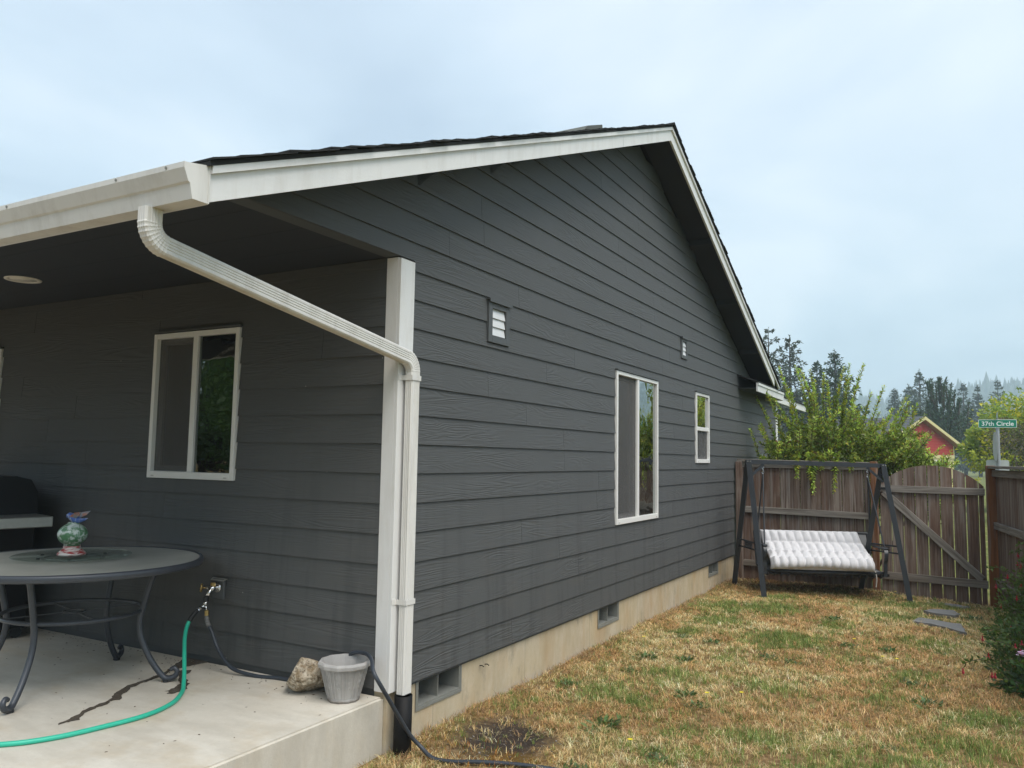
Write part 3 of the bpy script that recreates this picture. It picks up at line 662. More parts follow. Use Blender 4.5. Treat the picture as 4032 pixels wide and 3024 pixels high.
# faucet block and hose faucet
fau = MB().box(-1.455, -1.350, -.040, -.0215, .738, .868, .003).build('faucet_block', M['trimdark'], house)
MB().add([(-1.475, -.022, .872), (-1.335, -.022, .872), (-1.345, -.05, .86), (-1.465, -.05, .86), (-1.475, -.022, .868), (-1.335, -.022, .868), (-1.345, -.05, .856), (-1.465, -.05, .856)], [(0, 1, 2, 3), (7, 6, 5, 4), (0, 4, 5, 1), (1, 5, 6, 2), (2, 6, 7, 3), (3, 7, 4, 0)]).build('flashing', M['galv'], fau)
fx, fz = -1.405, .812
m = MB(); m.tube([(fx, -.041, fz), (fx, -.047, fz)], .034, 10); m.tube([(fx, -.045, fz), (fx, -.105, fz)], .018, 12); m.tube([(fx, -.092, fz + .005), (fx - .005, -.120, fz - .055)], [.015, .013], 12)
m.tube([(fx, -.075, fz), (fx - .035, -.11, fz + .004)], [.013, .010], 10)
faucet = m.build('faucet', M['chrome'], fau, True)
MB().tube([(fx, -.08, fz + .012), (fx, -.08, fz + .036)], [.017, .016], 8).build('vacuum_cap', M['brass'], fau)
hm = MB(); hd = Vector((-.72, -.69, .06)).normalized(); hc = Vector((fx - .052, -.128, fz + .004))
u_ = hd.cross(Vector((0, 0, 1))).normalized(); v_ = u_.cross(hd)
rim = [hc + (u_ * cos(a) + v_ * sin(a)) * .022 for a in np.linspace(0, 2 * pi, 24, endpoint=False)]
hm.tube(rim, [.006 if i % 3 else .0085 for i in range(24)], 6, closed=True); hm.tube([hc + u_ * .02, hc - u_ * .02], .004, 6); hm.tube([hc + v_ * .02, hc - v_ * .02], .004, 6); hm.tube([hc, hc - hd * .03], .005, 6)
hm.build('faucet_handle', M['brass'], fau, True)

# ------------------------------------------------------------------ things on the patio
T0 = (-1.78, -.79, SLZ)
tb = thing('patio_table', 'round glass-topped patio table with dark metal rim and four curved legs', 'table', T0)
def tglass():
    t = NT('pebbled_table_glass'); p = t.obj(); a = t.noise(p, 2.2, 4, .6); f = t.noise(p, 160, 3, .6)
    c = t.mix(t.ramp(a, [(.35, (0,) * 3), (.7, (1,) * 3)]), (.30, .305, .27), (.42, .415, .37)); t.set(col=c, rough=.42, spec=.3); t.bump(f, .0008, .5); return t.m
TR = .715; TH = .73
MB().lathe([(0, TH - .006), (TR - .02, TH - .006), (TR - .02, TH + .002), (0, TH + .002)], 72).build('tabletop', tglass(), tb, False)
MB().lathe([(TR - .022, TH - .022), (TR - .004, TH - .036), (TR + .004, TH - .03), (TR + .006, TH - .006), (TR - .002, TH + .005), (TR - .012, TH + .006), (TR - .022, TH + .0025), (TR - .022, TH - .022)], 96).build('rim', M['tablemetal'], tb, True)
def tleg(a):
    pr = [(.47, TH - .03), (.44, TH - .12), (.40, .45), (.385, .36), (.40, .26), (.455, .14), (.525, .045), (.56, .022), (.60, .03), (.618, .058), (.60, .082), (.578, .072)]
    pts = spline([(r * cos(a), r * sin(a), z) for r, z in pr], 6); n = len(pts)
    R_ = [.018 if i < n * .66 else .018 - .006 * (i - n * .66) / (n * .34) for i in range(n)]
    lg = MB().tube(pts, R_, 10).build('leg', M['tablemetal'], tb, True)
    MB().lathe([(.018, 0), (.022, .004), (.02, .014), (.012, .02)], 16, (.555 * cos(a), .555 * sin(a), .0)).build('foot_pad', M['rubber'], lg)
for a in (118, 36, -62, -146): tleg(radians(a))
ring = [(.385 * cos(t), .385 * sin(t), .425) for t in np.linspace(0, 2 * pi, 56, endpoint=False)]
rg = MB().tube(ring, .0125, 8, closed=True).build('brace_ring', M['tablemetal'], tb, True)
m = MB()
for a in (75, 165, 255, 345):
    a = radians(a); m.bar((.06 * cos(a), .06 * sin(a), .425), (.375 * cos(a), .375 * sin(a), .425), .012, .004)
m.tube([(.06 * cos(t), .06 * sin(t), .425) for t in np.linspace(0, 2 * pi, 20, endpoint=False)], .005, 6, closed=True)
m.build('brace_spokes', M['tablemetal'], tb)
# glass turntable
LZ = SLZ + TH + .0035
lt = thing('glass_turntable', 'round clear glass lazy susan lying on the patio table', 'turntable', (-1.86, -.77, LZ))
MB().lathe([(0, .016), (.328, .016), (.333, .019), (.328, .022), (0, .022)], 72).build('glass_disc', M['clearglass'], lt, True)
MB().lathe([(.17, 0), (.17, .010), (.16, .010), (.16, 0)], 40).build('bearing_ring', simple('grey_bearing', (.25, .26, .24), .4), lt)
for a in range(6): MB().lathe([(.010, .008), (.010, .0155), (0, .0155)], 12, (.2 * cos(a * pi / 3 + .4), .2 * sin(a * pi / 3 + .4), 0)).build('bumper', M['rubber'], lt)
# ceramic ornament
def ceramic(name, c1, c2, sc_, lo, hi, stretch=(1, 1, 1)):
    t = NT(name); n = t.noise(t.map(t.obj(), stretch), sc_, 5, .62, .6); t.set(col=t.mix(t.ramp(n, [(lo, (0,) * 3), (hi, (1,) * 3)]), c1, c2), rough=.3); t.bump(n, .002); return t.m
om = thing('ceramic_bird_ornament', 'painted ceramic ornament with blue bird on a green globe and striped foot', 'ornament', (-1.85, -.785, LZ + .0222))
MB().lathe([(.080, 0), (.081, .008), (.074, .016), (.062, .028), (.052, .036), (.046, .044), (.049, .050), (.046, .055)], 36).build('foot', ceramic('red_white_glaze', (.36, .045, .045), (.62, .57, .53), 16, .45, .55, (1, 1, 5)), om, True)
gp_ = [(.084 * sin(t) * 1.0, .123 - .068 * cos(t)) for t in np.linspace(.58, pi - .42, 18)]
MB().lathe([(.046, .055)] + gp_ + [(.030, .189), (.034, .192), (.026, .197), (0, .197)], 40).build('globe', ceramic('green_white_glaze', (.09, .23, .11), (.60, .66, .62), 30, .47, .58), om, True)
def ell_body(path, radii, n=12):
    return MB().tube(path, radii, n)
bd = Vector((.873, .487, 0))          # the bird's tail points along the wall to the right
bp = lambda t, h: (bd.x * t, bd.y * t, h)
ell_body([bp(-.047, .233), bp(-.042, .226), bp(-.036, .234), bp(-.028, .240), bp(-.015, .232), bp(.01, .216), bp(.03, .209), bp(.05, .210), bp(.066, .214), bp(.085, .222)], [.001, .004, .014, .016, .022, .026, .020, .012, .009, .003], 14).build('bird_body', ceramic('blue_glaze', (.06, .13, .40), (.52, .55, .60), 30, .52, .66), om, True)
for sgn in (-1, 1):
    s_ = Vector((-bd.y, bd.x, 0)) * sgn
    W_ = [Vector(bp(-.018, .232)) + s_ * .018, Vector(bp(.022, .222)) + s_ * .022, Vector(bp(.055, .240)) + s_ * .045, Vector(bp(.072, .262)) + s_ * .055, Vector(bp(.030, .256)) + s_ * .042]
    nn = s_ * .004 + Vector((0, 0, .002))
    MB().add([p + nn for p in W_] + [p - nn for p in W_], [(0, 1, 2, 3, 4), (9, 8, 7, 6, 5)] + [(i, i + 5, (i + 1) % 5 + 5, (i + 1) % 5) for i in range(5)]).build('wing', ceramic('wing_glaze', (.22, .24, .26), (.42, .16, .10), 22, .5, .62), om)

# grill
GR = (-3.62, -.42, SLZ); GA = radians(-12)
gr = thing('gas_grill', 'black gas grill with stainless side shelf against the patio wall', 'grill', GR, GA)
blk = simple('black_enamel', (.004, .0045, .006), .45, spec=.25)
ss = simple('brushed_stainless', (.42, .41, .38), .38, .75, var=.12, scale=30)
hp = [(-.27, .84), (-.29, .93), (-.26, 1.06), (-.19, 1.15), (-.08, 1.19), (.1, 1.195), (.2, 1.17), (.25, 1.08), (.26, .84)]
MB().prism(hp, 'x', -.62, .46).build('hood', blk, gr)
MB().tube([(-.45, -.33, .93), (.3, -.33, .93)], .014, 10).build('hood_handle', ss, gr)
MB().box(-.62, .46, -.27, .25, .60, .838, .01).build('firebox', blk, gr)
MB().box(-.58, .42, -.25, .24, .08, .598, .006).build('cabinet', blk, gr)
for xx in (-.5, .34):
    for yy in (-.2, .2): MB().tube([(xx - .015, yy, .04), (xx + .015, yy, .04)], .04, 14).build('caster', M['rubber'], gr)
sh = MB().box(.475, .80, -.26, .25, .842, .918, .006).build('side_shelf', ss, gr)
for i, yy in enumerate((.52, .60, .68, .75)):
    MB().tube(spline([(yy, -.262, .875), (yy, -.276, .872), (yy, -.28, .858), (yy, -.272, .85)], 4), .004, 6).build('tool_hook', M['chrome'], sh, True)
for i, yy in enumerate((.60, .72)):
    tg = thing('barbecue_tool', 'long wooden-handled barbecue fork hanging on the shelf hook' if i else 'steel barbecue tongs hanging on the grill shelf hook', 'barbecue tool', Vector(GR) + Matrix.Rotation(GA, 3, 'Z') @ Vector((yy, -.282, .40)))
    if i == 0:
        MB().tube([(0, 0, .45), (-.012, .0, .25), (-.02, 0, .02)], [.004, .006, .008], 8).build('arm', ss, tg, True); MB().tube([(0, .012, .45), (.012, .012, .25), (.02, .012, .02)], [.004, .006, .008], 8).build('arm', ss, tg, True)
    else:
        MB().tube([(0, 0, .455), (0, 0, .26)], .009, 8).build('handle', simple('worn_wood', (.22, .14, .08), .6), tg, True); m = MB(); m.tube([(0, 0, .26), (0, 0, .08)], .004, 6); m.tube([(0, 0, .09), (-.015, 0, .06), (-.015, 0, 0)], .003, 6); m.tube([(0, 0, .09), (.015, 0, .06), (.015, 0, 0)], .003, 6); m.build('prongs', ss, tg)

# hose splitter and hoses
sp = Vector((fx - .006, -.126, fz - .07))
hb = thing('hose_splitter', 'chromed two-way hose splitter screwed on the wall faucet', 'splitter', sp)
MB().tube([(0, 0, .022), (0, 0, -.008)], .018, 12).build('coupling', M['rubber'], hb)
m = MB(); m.tube([(0, 0, -.008), (0, -.004, -.035)], .014, 12); m.tube([(0, -.003, -.03), (-.03, -.03, -.062)], .011, 10); m.tube([(0, -.003, -.03), (.016, -.004, -.066)], .011, 10); m.build('body', M['chrome'], hb, True)
for q in ((-.012, -.014, -.044), (.009, -.004, -.05)): MB().tube([(q[0] - .014, q[1] - .012, q[2] + .003), (q[0] + .010, q[1] - .012, q[2] - .003)], .006, 8).build('valve_lever', M['rubber'], hb)
h0 = sp + Vector((-.03, -.03, -.062))
gh1 = thing('garden_hose', 'bright green garden hose running from splitter across the concrete patio', 'hose', (-1.1, -.5, SLZ))
gl = Vector(gh1.location)
hz = SLZ + .0125
PATH = [h0, Vector((-1.455, -.185, .655)), Vector((-1.462, -.215, .60)), Vector((-1.43, -.26, .535)), Vector((-1.33, -.345, .44)), Vector((-1.20, -.44, .355)), Vector((-1.10, -.52, hz)), Vector((-1.035, -.585, hz)), Vector((-.911, -.747, hz)), Vector((-.851, -.952, hz)), Vector((-.872, -1.176, hz)), Vector((-.929, -1.409, hz)), Vector((-1.053, -1.59, hz)), Vector((-1.35, -1.80, hz)), Vector((-1.9, -1.95, hz))]
PATH = [h0, Vector((-1.445, -.19, .655)), Vector((-1.452, -.225, .60)), Vector((-1.40, -.285, .54)), Vector((-1.30, -.365, .47)), Vector((-1.20, -.44, .385)), Vector((-1.115, -.51, hz + .012)), Vector((-1.035, -.585, hz)), Vector((-.911, -.747, hz)), Vector((-.851, -.952, hz)), Vector((-.872, -1.176, hz)), Vector((-.929, -1.409, hz)), Vector((-1.053, -1.59, hz)), Vector((-1.35, -1.80, hz)), Vector((-1.9, -1.95, hz))]
sp_ = [p - gl for p in spline(PATH, 8)]
MB().tube(sp_, .0125, 10).build('tube', M['hosegreen'], gh1, True)
MB().tube(sp_[:3], .0155, 8).build('ferrule', M['chrome'], gh1)
MB().tube(sp_[2:15], [.0155 if i % 2 else .0142 for i in range(13)], 12).build('strain_relief', M['rubber'], gh1)
h1 = sp + Vector((.016, -.004, -.066))
gh2 = thing('garden_hose', 'dark grey garden hose looping behind the planter down onto the lawn', 'hose', (-.6, -.1, SLZ)); g2 = Vector(gh2.location)
hz2 = SLZ + .0115
gz = lambda x, y: float(gh(x, y)) + .022
PATH2 = [h1, h1 + Vector((.012, 0, -.07)), Vector((-1.335, -.13, .545)), Vector((-1.265, -.13, .44)), Vector((-1.13, -.14, .352)), Vector((-.96, -.11, hz2)), Vector((-.80, -.072, hz2)), Vector((-.62, -.058, hz2)), Vector((-.45, -.048, hz2 + .01)), Vector((-.34, -.042, .42)), Vector((-.25, -.044, .53)), Vector((-.14, -.06, .555)), Vector((-.02, -.14, .555)), Vector((.06, -.215, .51)), Vector((.10, -.20, .44)), Vector((.115, -.135, .345)), Vector((.125, -.055, .235)), Vector((.14, .03, .12)), Vector((.185, .075, .05)), Vector((.28, .065, gz(.28, .065))), Vector((.40, .08, gz(.40, .08))), Vector((.55, .122, gz(.55, .122))), Vector((.816, .205, gz(.816, .205))), Vector((1.15, .27, gz(1.15, .27))), Vector((1.6, .2, gz(1.6, .2)))]
s2 = [p - g2 for p in spline(PATH2, 8)]
MB().tube(s2, .0118, 10).build('tube', M['hoseblack'], gh2, True)
MB().tube(s2[:5], .0145, 8).build('ferrule', M['brass'], gh2)
MB().tube(s2[4:13], [.0155 if i % 2 == 0 else .0125 for i in range(9)], 10).build('strain_relief', simple('grey_relief', (.16, .16, .155), .5), gh2)
# planter
def potmat():
    t = NT('faded_grey_plastic'); p = t.obj(); n = t.noise(p, 9, 5, .65); z = t.sepz(p)[2]
    c = t.mix(t.ramp(n, [(.35, (0,) * 3), (.7, (1,) * 3)]), (.50, .495, .485), (.66, .655, .64))
    c = t.mix(t.n('ShaderNodeMapRange', {0: t.math('ADD', z, t.math('MULTIPLY', n, .05)), 1: .055, 2: .03, 3: 0., 4: .7}).outputs[0], c, (.16, .12, .085)); t.set(col=c, rough=.6, spec=.3)
    tr = t.n('ShaderNodeBsdfTranslucent', {0: t.mix(.5, c, (.7, .62, .58))}); x_ = t.n('ShaderNodeMixShader', {0: .4, 1: t.b.outputs[0], 2: tr.outputs[0]}); t.t.links.new(x_.outputs[0], t.out.inputs[0]); return t.m
pt = thing('planter', 'empty faded grey plastic planter with scalloped rim beside corner post', 'planter', (-.19, -.165, SLZ + .001))
N10 = 48
def wob10(a, i): 
    q = (a * 11 / (2 * pi)) % 1; return 1 - .050 * (1 - abs(2 * q - 1)) if i < 99 else 1
body = MB().lathe([(.088, 0), (.094, .012), (.092, .022), (.132, .185), (.134, .195), (.125, .195), (.122, .185), (.082, .03), (0, .026)], 66, wob=wob10).build('pot', potmat(), pt, False)
MB().lathe([(.133, .186), (.150, .192), (.152, .210), (.143, .222), (.135, .222), (.128, .196), (.1335, .186)], 66, wob=wob10).build('rim', potmat(), pt)
for i in range(11):                    # raised panels with a small scroll motif
    a = 2 * pi * (i + .0) / 11; m = MB()
    for off in (-.19, .19):
        m.tube([(r * cos(a + off), r * sin(a + off), z) for r, z in ((.0945, .03), (.1125, .1), (.1325, .178))], .0030, 5)
    for zc_, rr in ((.15, .011), (.115, .008), (.085, .006)):
        R0 = .092 + (zc_ - .022) * .245
        m.tube([((R0 + .001) * cos(a + rr / R0 * cos(t)), (R0 + .001) * sin(a + rr / R0 * cos(t)), zc_ + rr * sin(t)) for t in np.linspace(-.6, 3.8, 10)], .0024, 5)
    m.build('relief_panel', potmat(), pt)
# rock
def rock(name, size, seed, parent=None, mat=None, sub=3, amp=.28):
    bm = bmesh.new(); bmesh.ops.create_icosphere(bm, subdivisions=sub, radius=.5); rs = np.random.default_rng(seed)
    dirs = rs.normal(size=(9, 3)); dirs /= np.linalg.norm(dirs, axis=1)[:, None]; offs = rs.uniform(.24, .40, 9)
    for v in bm.verts:
        d = np.array(v.co); 
        for q, o in zip(dirs, offs):
            t = d @ q
            if t > o: d = d - q * (t - o) * .97
        d = d * (1 + amp * .25 * (rs.random() - .5)); v.co = Vector((d[0] * size[0], d[1] * size[1], d[2] * size[2]))
    mz = min(v.co.z for v in bm.verts)
    for v in bm.verts: v.co.z -= mz
    me = bpy.data.meshes.new(name); bm.to_mesh(me); bm.free()
    if mat: me.materials.append(mat)
    return me
def rockmat():
    t = NT('pitted_aggregate'); p = t.obj(); n = t.noise(p, 22, 5, .7); v = t.n('ShaderNodeTexVoronoi', {'Vector': p, 'Scale': 55.}).outputs['Distance']
    c = t.mix(t.ramp(n, [(.38, (0,) * 3), (.62, (1,) * 3)]), (.22, .165, .10), (.50, .44, .35)); c = t.mix(t.ramp(v, [(.1, (.7,) * 3), (.3, (0,) * 3)]), c, (.10, .085, .07)); t.set(col=c, rough=.95, spec=.15)
    t.bump(t.math('ADD', v, n), .012); return t.m
ro = piece(rock('rough_rock', (.30, .26, .24), 14, None, rockmat(), 4, .30), 'rough_rock', None, (-.475, -.155, SLZ - .004), (0, 0, .5)); tag(ro, 'rough tan lump of broken concrete on the patio beside the planter', 'rock')
rc = piece(rock('stone_chip', (.035, .022, .012), 8, None, rockmat(), 2), 'stone_chip', None, (-1.335, -.478, SLZ), (0, 0, .9)); tag(rc, 'small stone chip lying at the foot of a table leg', 'stone')
gpts = [(RNG.uniform(-4, -.06), -abs(RNG.normal()) * (.10 if RNG.random() < .6 else .9) - .03) for _ in range(260)]; gpts = [q for q in gpts if q[1] > -2.2]
gv = []; gf = []
for a, b in gpts:
    n0 = len(gv); L_ = RNG.uniform(.003, .011); W_ = L_ * RNG.uniform(.35, .8); th = RNG.uniform(0, 6.3); ca, sa = cos(th), sin(th); hh = RNG.uniform(.001, .004)
    for u, v, k_ in ((-L_, 0, 0), (0, -W_, 0), (L_, 0, 0), (0, W_, 0), (0, 0, hh)): gv.append((a + u * ca - v * sa, b + u * sa + v * ca, SLZ + .0006 + k_))
    gf += [(n0, n0 + 1, n0 + 4), (n0 + 1, n0 + 2, n0 + 4), (n0 + 2, n0 + 3, n0 + 4), (n0 + 3, n0, n0 + 4)]
gm = MB(); gm.v, gm.f = gv, gf; tag(gm.build('grit', simple('brown_grit', (.10, .075, .05), .9, var=.6, scale=40)), 'fine grit and leaf crumbs scattered on the patio', 'grit', kind='stuff')
# plant on the inner sill of the patio window
ip = thing('indoor_plant', 'potted plant with thin stem standing behind the patio window glass', 'plant', (-1.625, .165, 1.50))
MB().lathe([(.052, 0), (.072, .19), (.076, .19), (.076, .215), (.066, .215), (.05, .01)], 28).build('pot', simple('yellow_green_pot', (.34, .36, .12), .5), ip, True)
MB().tube([(.01, 0, .2), (.02, .005, .4), (.035, 0, .62)], [.006, .005, .003], 6).build('stem', M['twig'], ip)
MB().box(-2.2, -1.32, .105, .30, 1.47, 1.498).build('inner_sill', M['interior'], w3)

# ------------------------------------------------------------------ foliage builders
def leaves(P, D, L, W, col, fold=.12, nrm=None):
    """P base points, D unit directions, L lengths, W widths, col (n,3) -> verts, quads, colours"""
    n = len(P); r = RNG.normal(size=(n, 3)) if nrm is None else nrm
    s = np.cross(D, r); s /= np.linalg.norm(s, axis=1)[:, None] + 1e-9; u = np.cross(s, D)
    L = np.broadcast_to(L, (n,))[:, None]; W = np.broadcast_to(W, (n,))[:, None]
    a = P; b = P + D * L * .5 + s * W * .5 + u * L * fold; c = P + D * L; d = P + D * L * .5 - s * W * .5 + u * L * fold
    V = np.stack([a, b, c, d], 1).reshape(-1, 3); F = np.arange(n * 4).reshape(n, 4); C = np.repeat(col, 4, 0); return V, F, C
def unit(v): return v / (np.linalg.norm(v, axis=1)[:, None] + 1e-9)
def colvar(n, base, dv=.25, hue=.12):
    b = np.array(base)[None] * (1 + RNG.uniform(-dv, dv, (n, 1))); return np.clip(b * (1 + RNG.uniform(-hue, hue, (n, 3))), 0, 1)
def catm(parts):
    vs, fs, cs = [], [], []; o = 0
    for V, F, C in parts: vs.append(V); fs.append(F + o); cs.append(C); o += len(V)
    return np.concatenate(vs), np.concatenate(fs), np.concatenate(cs)

# ------------------------------------------------------------------ fence, gate
FY = 8.2
def plank(parent, x, w_, z0_, z1_, y0=FY, mat='plank', tilt=0., nm='plank', top=None):
    m_ = MB()
    if top:
        n = 6; xs = [-w_ / 2 + w_ * i / n for i in range(n + 1)]
        poly = [(-w_ / 2, 0), (w_ / 2, 0)] + [(q, top(x + q) - z0_) for q in reversed(xs)]
        m_.prism(poly, 'y', 0, .019)
    else: m_.box(-w_ / 2, w_ / 2, 0, .019, 0, z1_ - z0_, .002)
    o = m_.build(nm, M[mat], parent); o.location = (x, y0 + random.uniform(-.003, .003), z0_); o.rotation_euler = (0, tilt, 0); return o
def railbar(parent, x0, x1, y0, y1, z0_, z1_, dz=0, nm='rail', mat='rail'):
    # local coords so that the grain runs along the length: long axis = local Z
    L = sqrt((x1 - x0) ** 2 + dz ** 2); m_ = MB().box(-(z1_ - z0_) / 2, (z1_ - z0_) / 2, 0, y1 - y0, 0, L, .003); o = m_.build(nm, M[mat], parent)
    o.location = (x0, y0, (z0_ + z1_) / 2); o.rotation_euler = (0, pi / 2 - atan2(dz, x1 - x0), 0); return o
random.seed(3)
f1 = thing('fence', 'weathered board fence with flat cap between house wall and gate', 'fence')
x = .10
while x < 1.80:
    ww = random.uniform(.132, .140); gap = random.choice([.002, .003, .004, .004])
    if x + ww > 1.835: ww = 1.835 - x
    plank(f1, x + ww / 2, ww, float(gh(x, FY)) - .03, 1.70, tilt=random.uniform(-.003, .003)); x += ww + gap
railbar(f1, .06, 1.82, FY - .040, FY - .002, .965, 1.055, -.025); railbar(f1, .06, 1.82, FY - .040, FY - .002, .20, .285, -.02); railbar(f1, .06, 1.86, FY - .040, FY - .002, 1.62, 1.70, -.01)
railbar(f1, .06, 1.90, FY - .075, FY + .065, 1.702, 1.738, -.02, 'cap')
plank(f1, .085, .09, -.05, 1.70, FY - .09, 'plank', 0, 'post').scale = (1, 4, 1)
MB().box(-.045, .045, 0, .09, 0, 1.80, .004).build('post', M['post'], f1, loc=(1.90, FY - .085, -.07))
gt = thing('gate', 'arched garden gate of weathered boards with diagonal brace', 'gate')
arch = lambda x_: 1.395 + .30 * sqrt(max(0., 1 - ((x_ - 2.575) / .70) ** 2)) * 1.0 - .005
def arch(x_):
    R0 = .845; return 1.69 - R0 + sqrt(max(.01, R0 * R0 - (x_ - 2.575) ** 2))
x = 1.965; ws = [.135, .140, .138, .141, .137, .140, .139, .135, .12]
for i, ww in enumerate(ws):
    if x + ww > 3.185: ww = 3.185 - x
    if ww < .03: break
    plank(gt, x + ww / 2, ww - .002, float(gh(x, FY)) + .0, 0, top=arch, tilt=0); x += ww + (.009 if i in (3, 4, 5, 6) else .005)
railbar(gt, 1.955, 3.195, FY - .040, FY - .005, 1.325, 1.415, -.01); railbar(gt, 1.955, 3.20, FY - .040, FY - .005, .165, .262, -.022)
bA, bB = Vector((2.01, FY - .038, 1.325)), Vector((3.135, FY - .038, .25)); dl = (bB - bA)
mb_ = MB().box(-.047, .047, 0, .033, 0, dl.length, .003).build('brace', M['rail'], gt); mb_.location = bA; mb_.rotation_euler = (0, atan2(dl.x, dl.z), 0)
for z_ in (1.37, .215):
    m = MB(); m.box(1.93, 2.06, FY - .046, FY - .0415, z_ - .016, z_ + .016); m.tube([(1.945, FY - .05, z_ - .02), (1.945, FY - .05, z_ + .02)], .007, 8); m.build('hinge', M['dark'], gt)
f2 = thing('fence', 'weathered board fence with sloping cap running from the gate post', 'fence', (3.265, FY, 0), radians(-81.5 + 0))
m = MB().box(-.055, .055, -.06, .05, -.1, 1.70, .004); m.build('post', M['post'], f2).rotation_euler = (0, 0, radians(81.5))
# this run heads towards the viewer; boards stand on its far side
x = .06
while x < 6.5:
    ww = random.uniform(.132, .140)
    q = MB().box(0, ww, 0, .019, 0, 1.66, .002).build('plank', M['plank'], f2); q.location = (x, .045, -.08); x += ww + random.choice([.006, .008, .010])
def rb2(z0_, z1_, y0, y1, nm='rail'):
    o = MB().box(-(z1_ - z0_) / 2, (z1_ - z0_) / 2, y0, y1, 0, 6.6, .003).build(nm, M['rail'], f2); o.location = (.04, 0, (z0_ + z1_) / 2); o.rotation_euler = (0, pi / 2, 0)
for px_ in (2.45, 4.9): MB().box(-.045, .045, -.045, .044, -.1, 1.655, .004).build('post', M['post'], f2, loc=(px_, -.0, 0))
rb2(.90, .985, .046 - .042, .043); rb2(.19, .275, .004, .043); rb2(1.56, 1.645, .004, .043); rb2(1.662, 1.695, -.04, .10, 'cap')

# ------------------------------------------------------------------ swing
SC = Vector((1.24, 7.42, 0))
sw = thing('garden_swing', 'charcoal metal A-frame garden swing with scrolled armrests by the fence', 'swing', SC)
Lc = lambda p: Vector(p) - SC
aL, aR = Lc((.455, 7.10, 1.70)), Lc((2.04, 7.76, 1.675))
ft = dict(FL=Lc((.74, 6.66, -.03)), BL=Lc((.15, 7.52, -.03)), FR=Lc((2.34, 7.56, -.07)), BR=Lc((1.715, 7.99, -.02)))
bdx = (aR - aL).normalized(); prp = Vector((-bdx.y, bdx.x, 0))
MB().bar(aL - bdx * .03, aR + bdx * .03, .05, .055).build('top_beam', M['steel'], sw)
legs = {}
for k_, a_, off in (('FL', aL, -.03), ('BL', aL, .03), ('FR', aR, -.03), ('BR', aR, .03)):
    legs[k_] = (a_ + prp * off + Vector((0, 0, .02)), ft[k_]); MB().bar(*legs[k_], .048, .062, (1, 0, 0)).build('leg', M['steel'], sw)
for a_, s_ in ((aL, 1), (aR, -1)):
    MB().bar(a_ + bdx * s_ * .20 + prp * -.0 + Vector((0, 0, -.028)), a_ + bdx * s_ * .005 + prp * -.035 + Vector((0, 0, -.21)), .025, .03).build('corner_brace', M['steel'], sw)
    m = MB()
    for dx_ in (-.015, .015): m.tube([a_ + bdx * dx_ + prp * -.062 + Vector((0, 0, .005)), a_ + bdx * dx_ + prp * -.070 + Vector((0, 0, .005))], .009, 6)
    m.build('bolts', M['galv'], sw)
at = lambda k_, z_: legs[k_][1] + (legs[k_][0] - legs[k_][1]) * ((z_ - legs[k_][1].z) / (legs[k_][0].z - legs[k_][1].z))
for a_, b_ in (('FL', 'BL'), ('FR', 'BR')):
    for z_ in (.56, .65): MB().tube([at(a_, z_), at(b_, z_)], .010, 8).build('crossbar', M['steel'], sw)
    p0, p1 = at(a_, .605), at(b_, .605); d_ = p1 - p0; m = MB()
    for i in range(7):
        for j in range(3):
            c_ = p0 + d_ * (.34 + .32 * i / 6) + Vector((0, 0, -.028 + .028 * j)); dd = d_.normalized()
            m.tube([c_ + dd * .016 * cos(t) + Vector((0, 0, .013 * sin(t))) for t in np.linspace(0, 2 * pi, 8, endpoint=False)], .0045, 5, closed=True)
    m.build('lattice_panel', M['steel'], sw)
# hanging seat
SA = radians(23.5); sx = Vector((cos(SA), sin(SA), 0)); sy = Vector((-sin(SA), cos(SA), 0)); S0 = Lc((1.365, 7.235, .30))      # front centre of seat
SW_ = .745
SP = lambda u, v, z_: S0 + sx * u + sy * v + Vector((0, 0, z_))
MB().tube([SP(-SW_, 0, .015), SP(-.3, -.005, .0), (SP(.3, -.005, .0)), SP(SW_, 0, .015)], .020, 10).build('seat_front_rail', M['steel'], sw, True)
MB().tube([SP(-SW_, .04, -.03), SP(SW_, .04, -.03)], .014, 8).build('seat_lower_rail', M['steel'], sw)
MB().tube([SP(-SW_, .46, .02), SP(SW_, .46, .02)], .018, 8).build('seat_rear_rail', M['steel'], sw)
MB().tube([SP(-SW_, .62, .46), SP(SW_, .62, .46)], .018, 8).build('back_top_rail', M['steel'], sw)
for i in range(17):
    u = -SW_ + .04 + i * (2 * SW_ - .08) / 16; m = MB(); m.tube(spline([SP(u, -.012, .022), SP(u, .0, -.036), SP(u, .04, -.05)], 4), .013, 6); m.build('sling_loop', M['steel'], sw)
MB().add([SP(u, v, z_) for u in (-SW_ + .02, SW_ - .02) for v, z_ in ((.01, .02), (.46, .03), (.62, .46), (.63, .45), (.47, .02), (.01, .01))], [(0, 1, 7, 6), (1, 2, 8, 7), (3, 4, 10, 9), (4, 5, 11, 10), (2, 3, 9, 8), (5, 0, 6, 11), (0, 5, 4, 1), (1, 4, 3, 2), (6, 7, 10, 11), (7, 8, 9, 10)]).build('sling', simple('grey_sling', (.2, .2, .2), .8), sw)
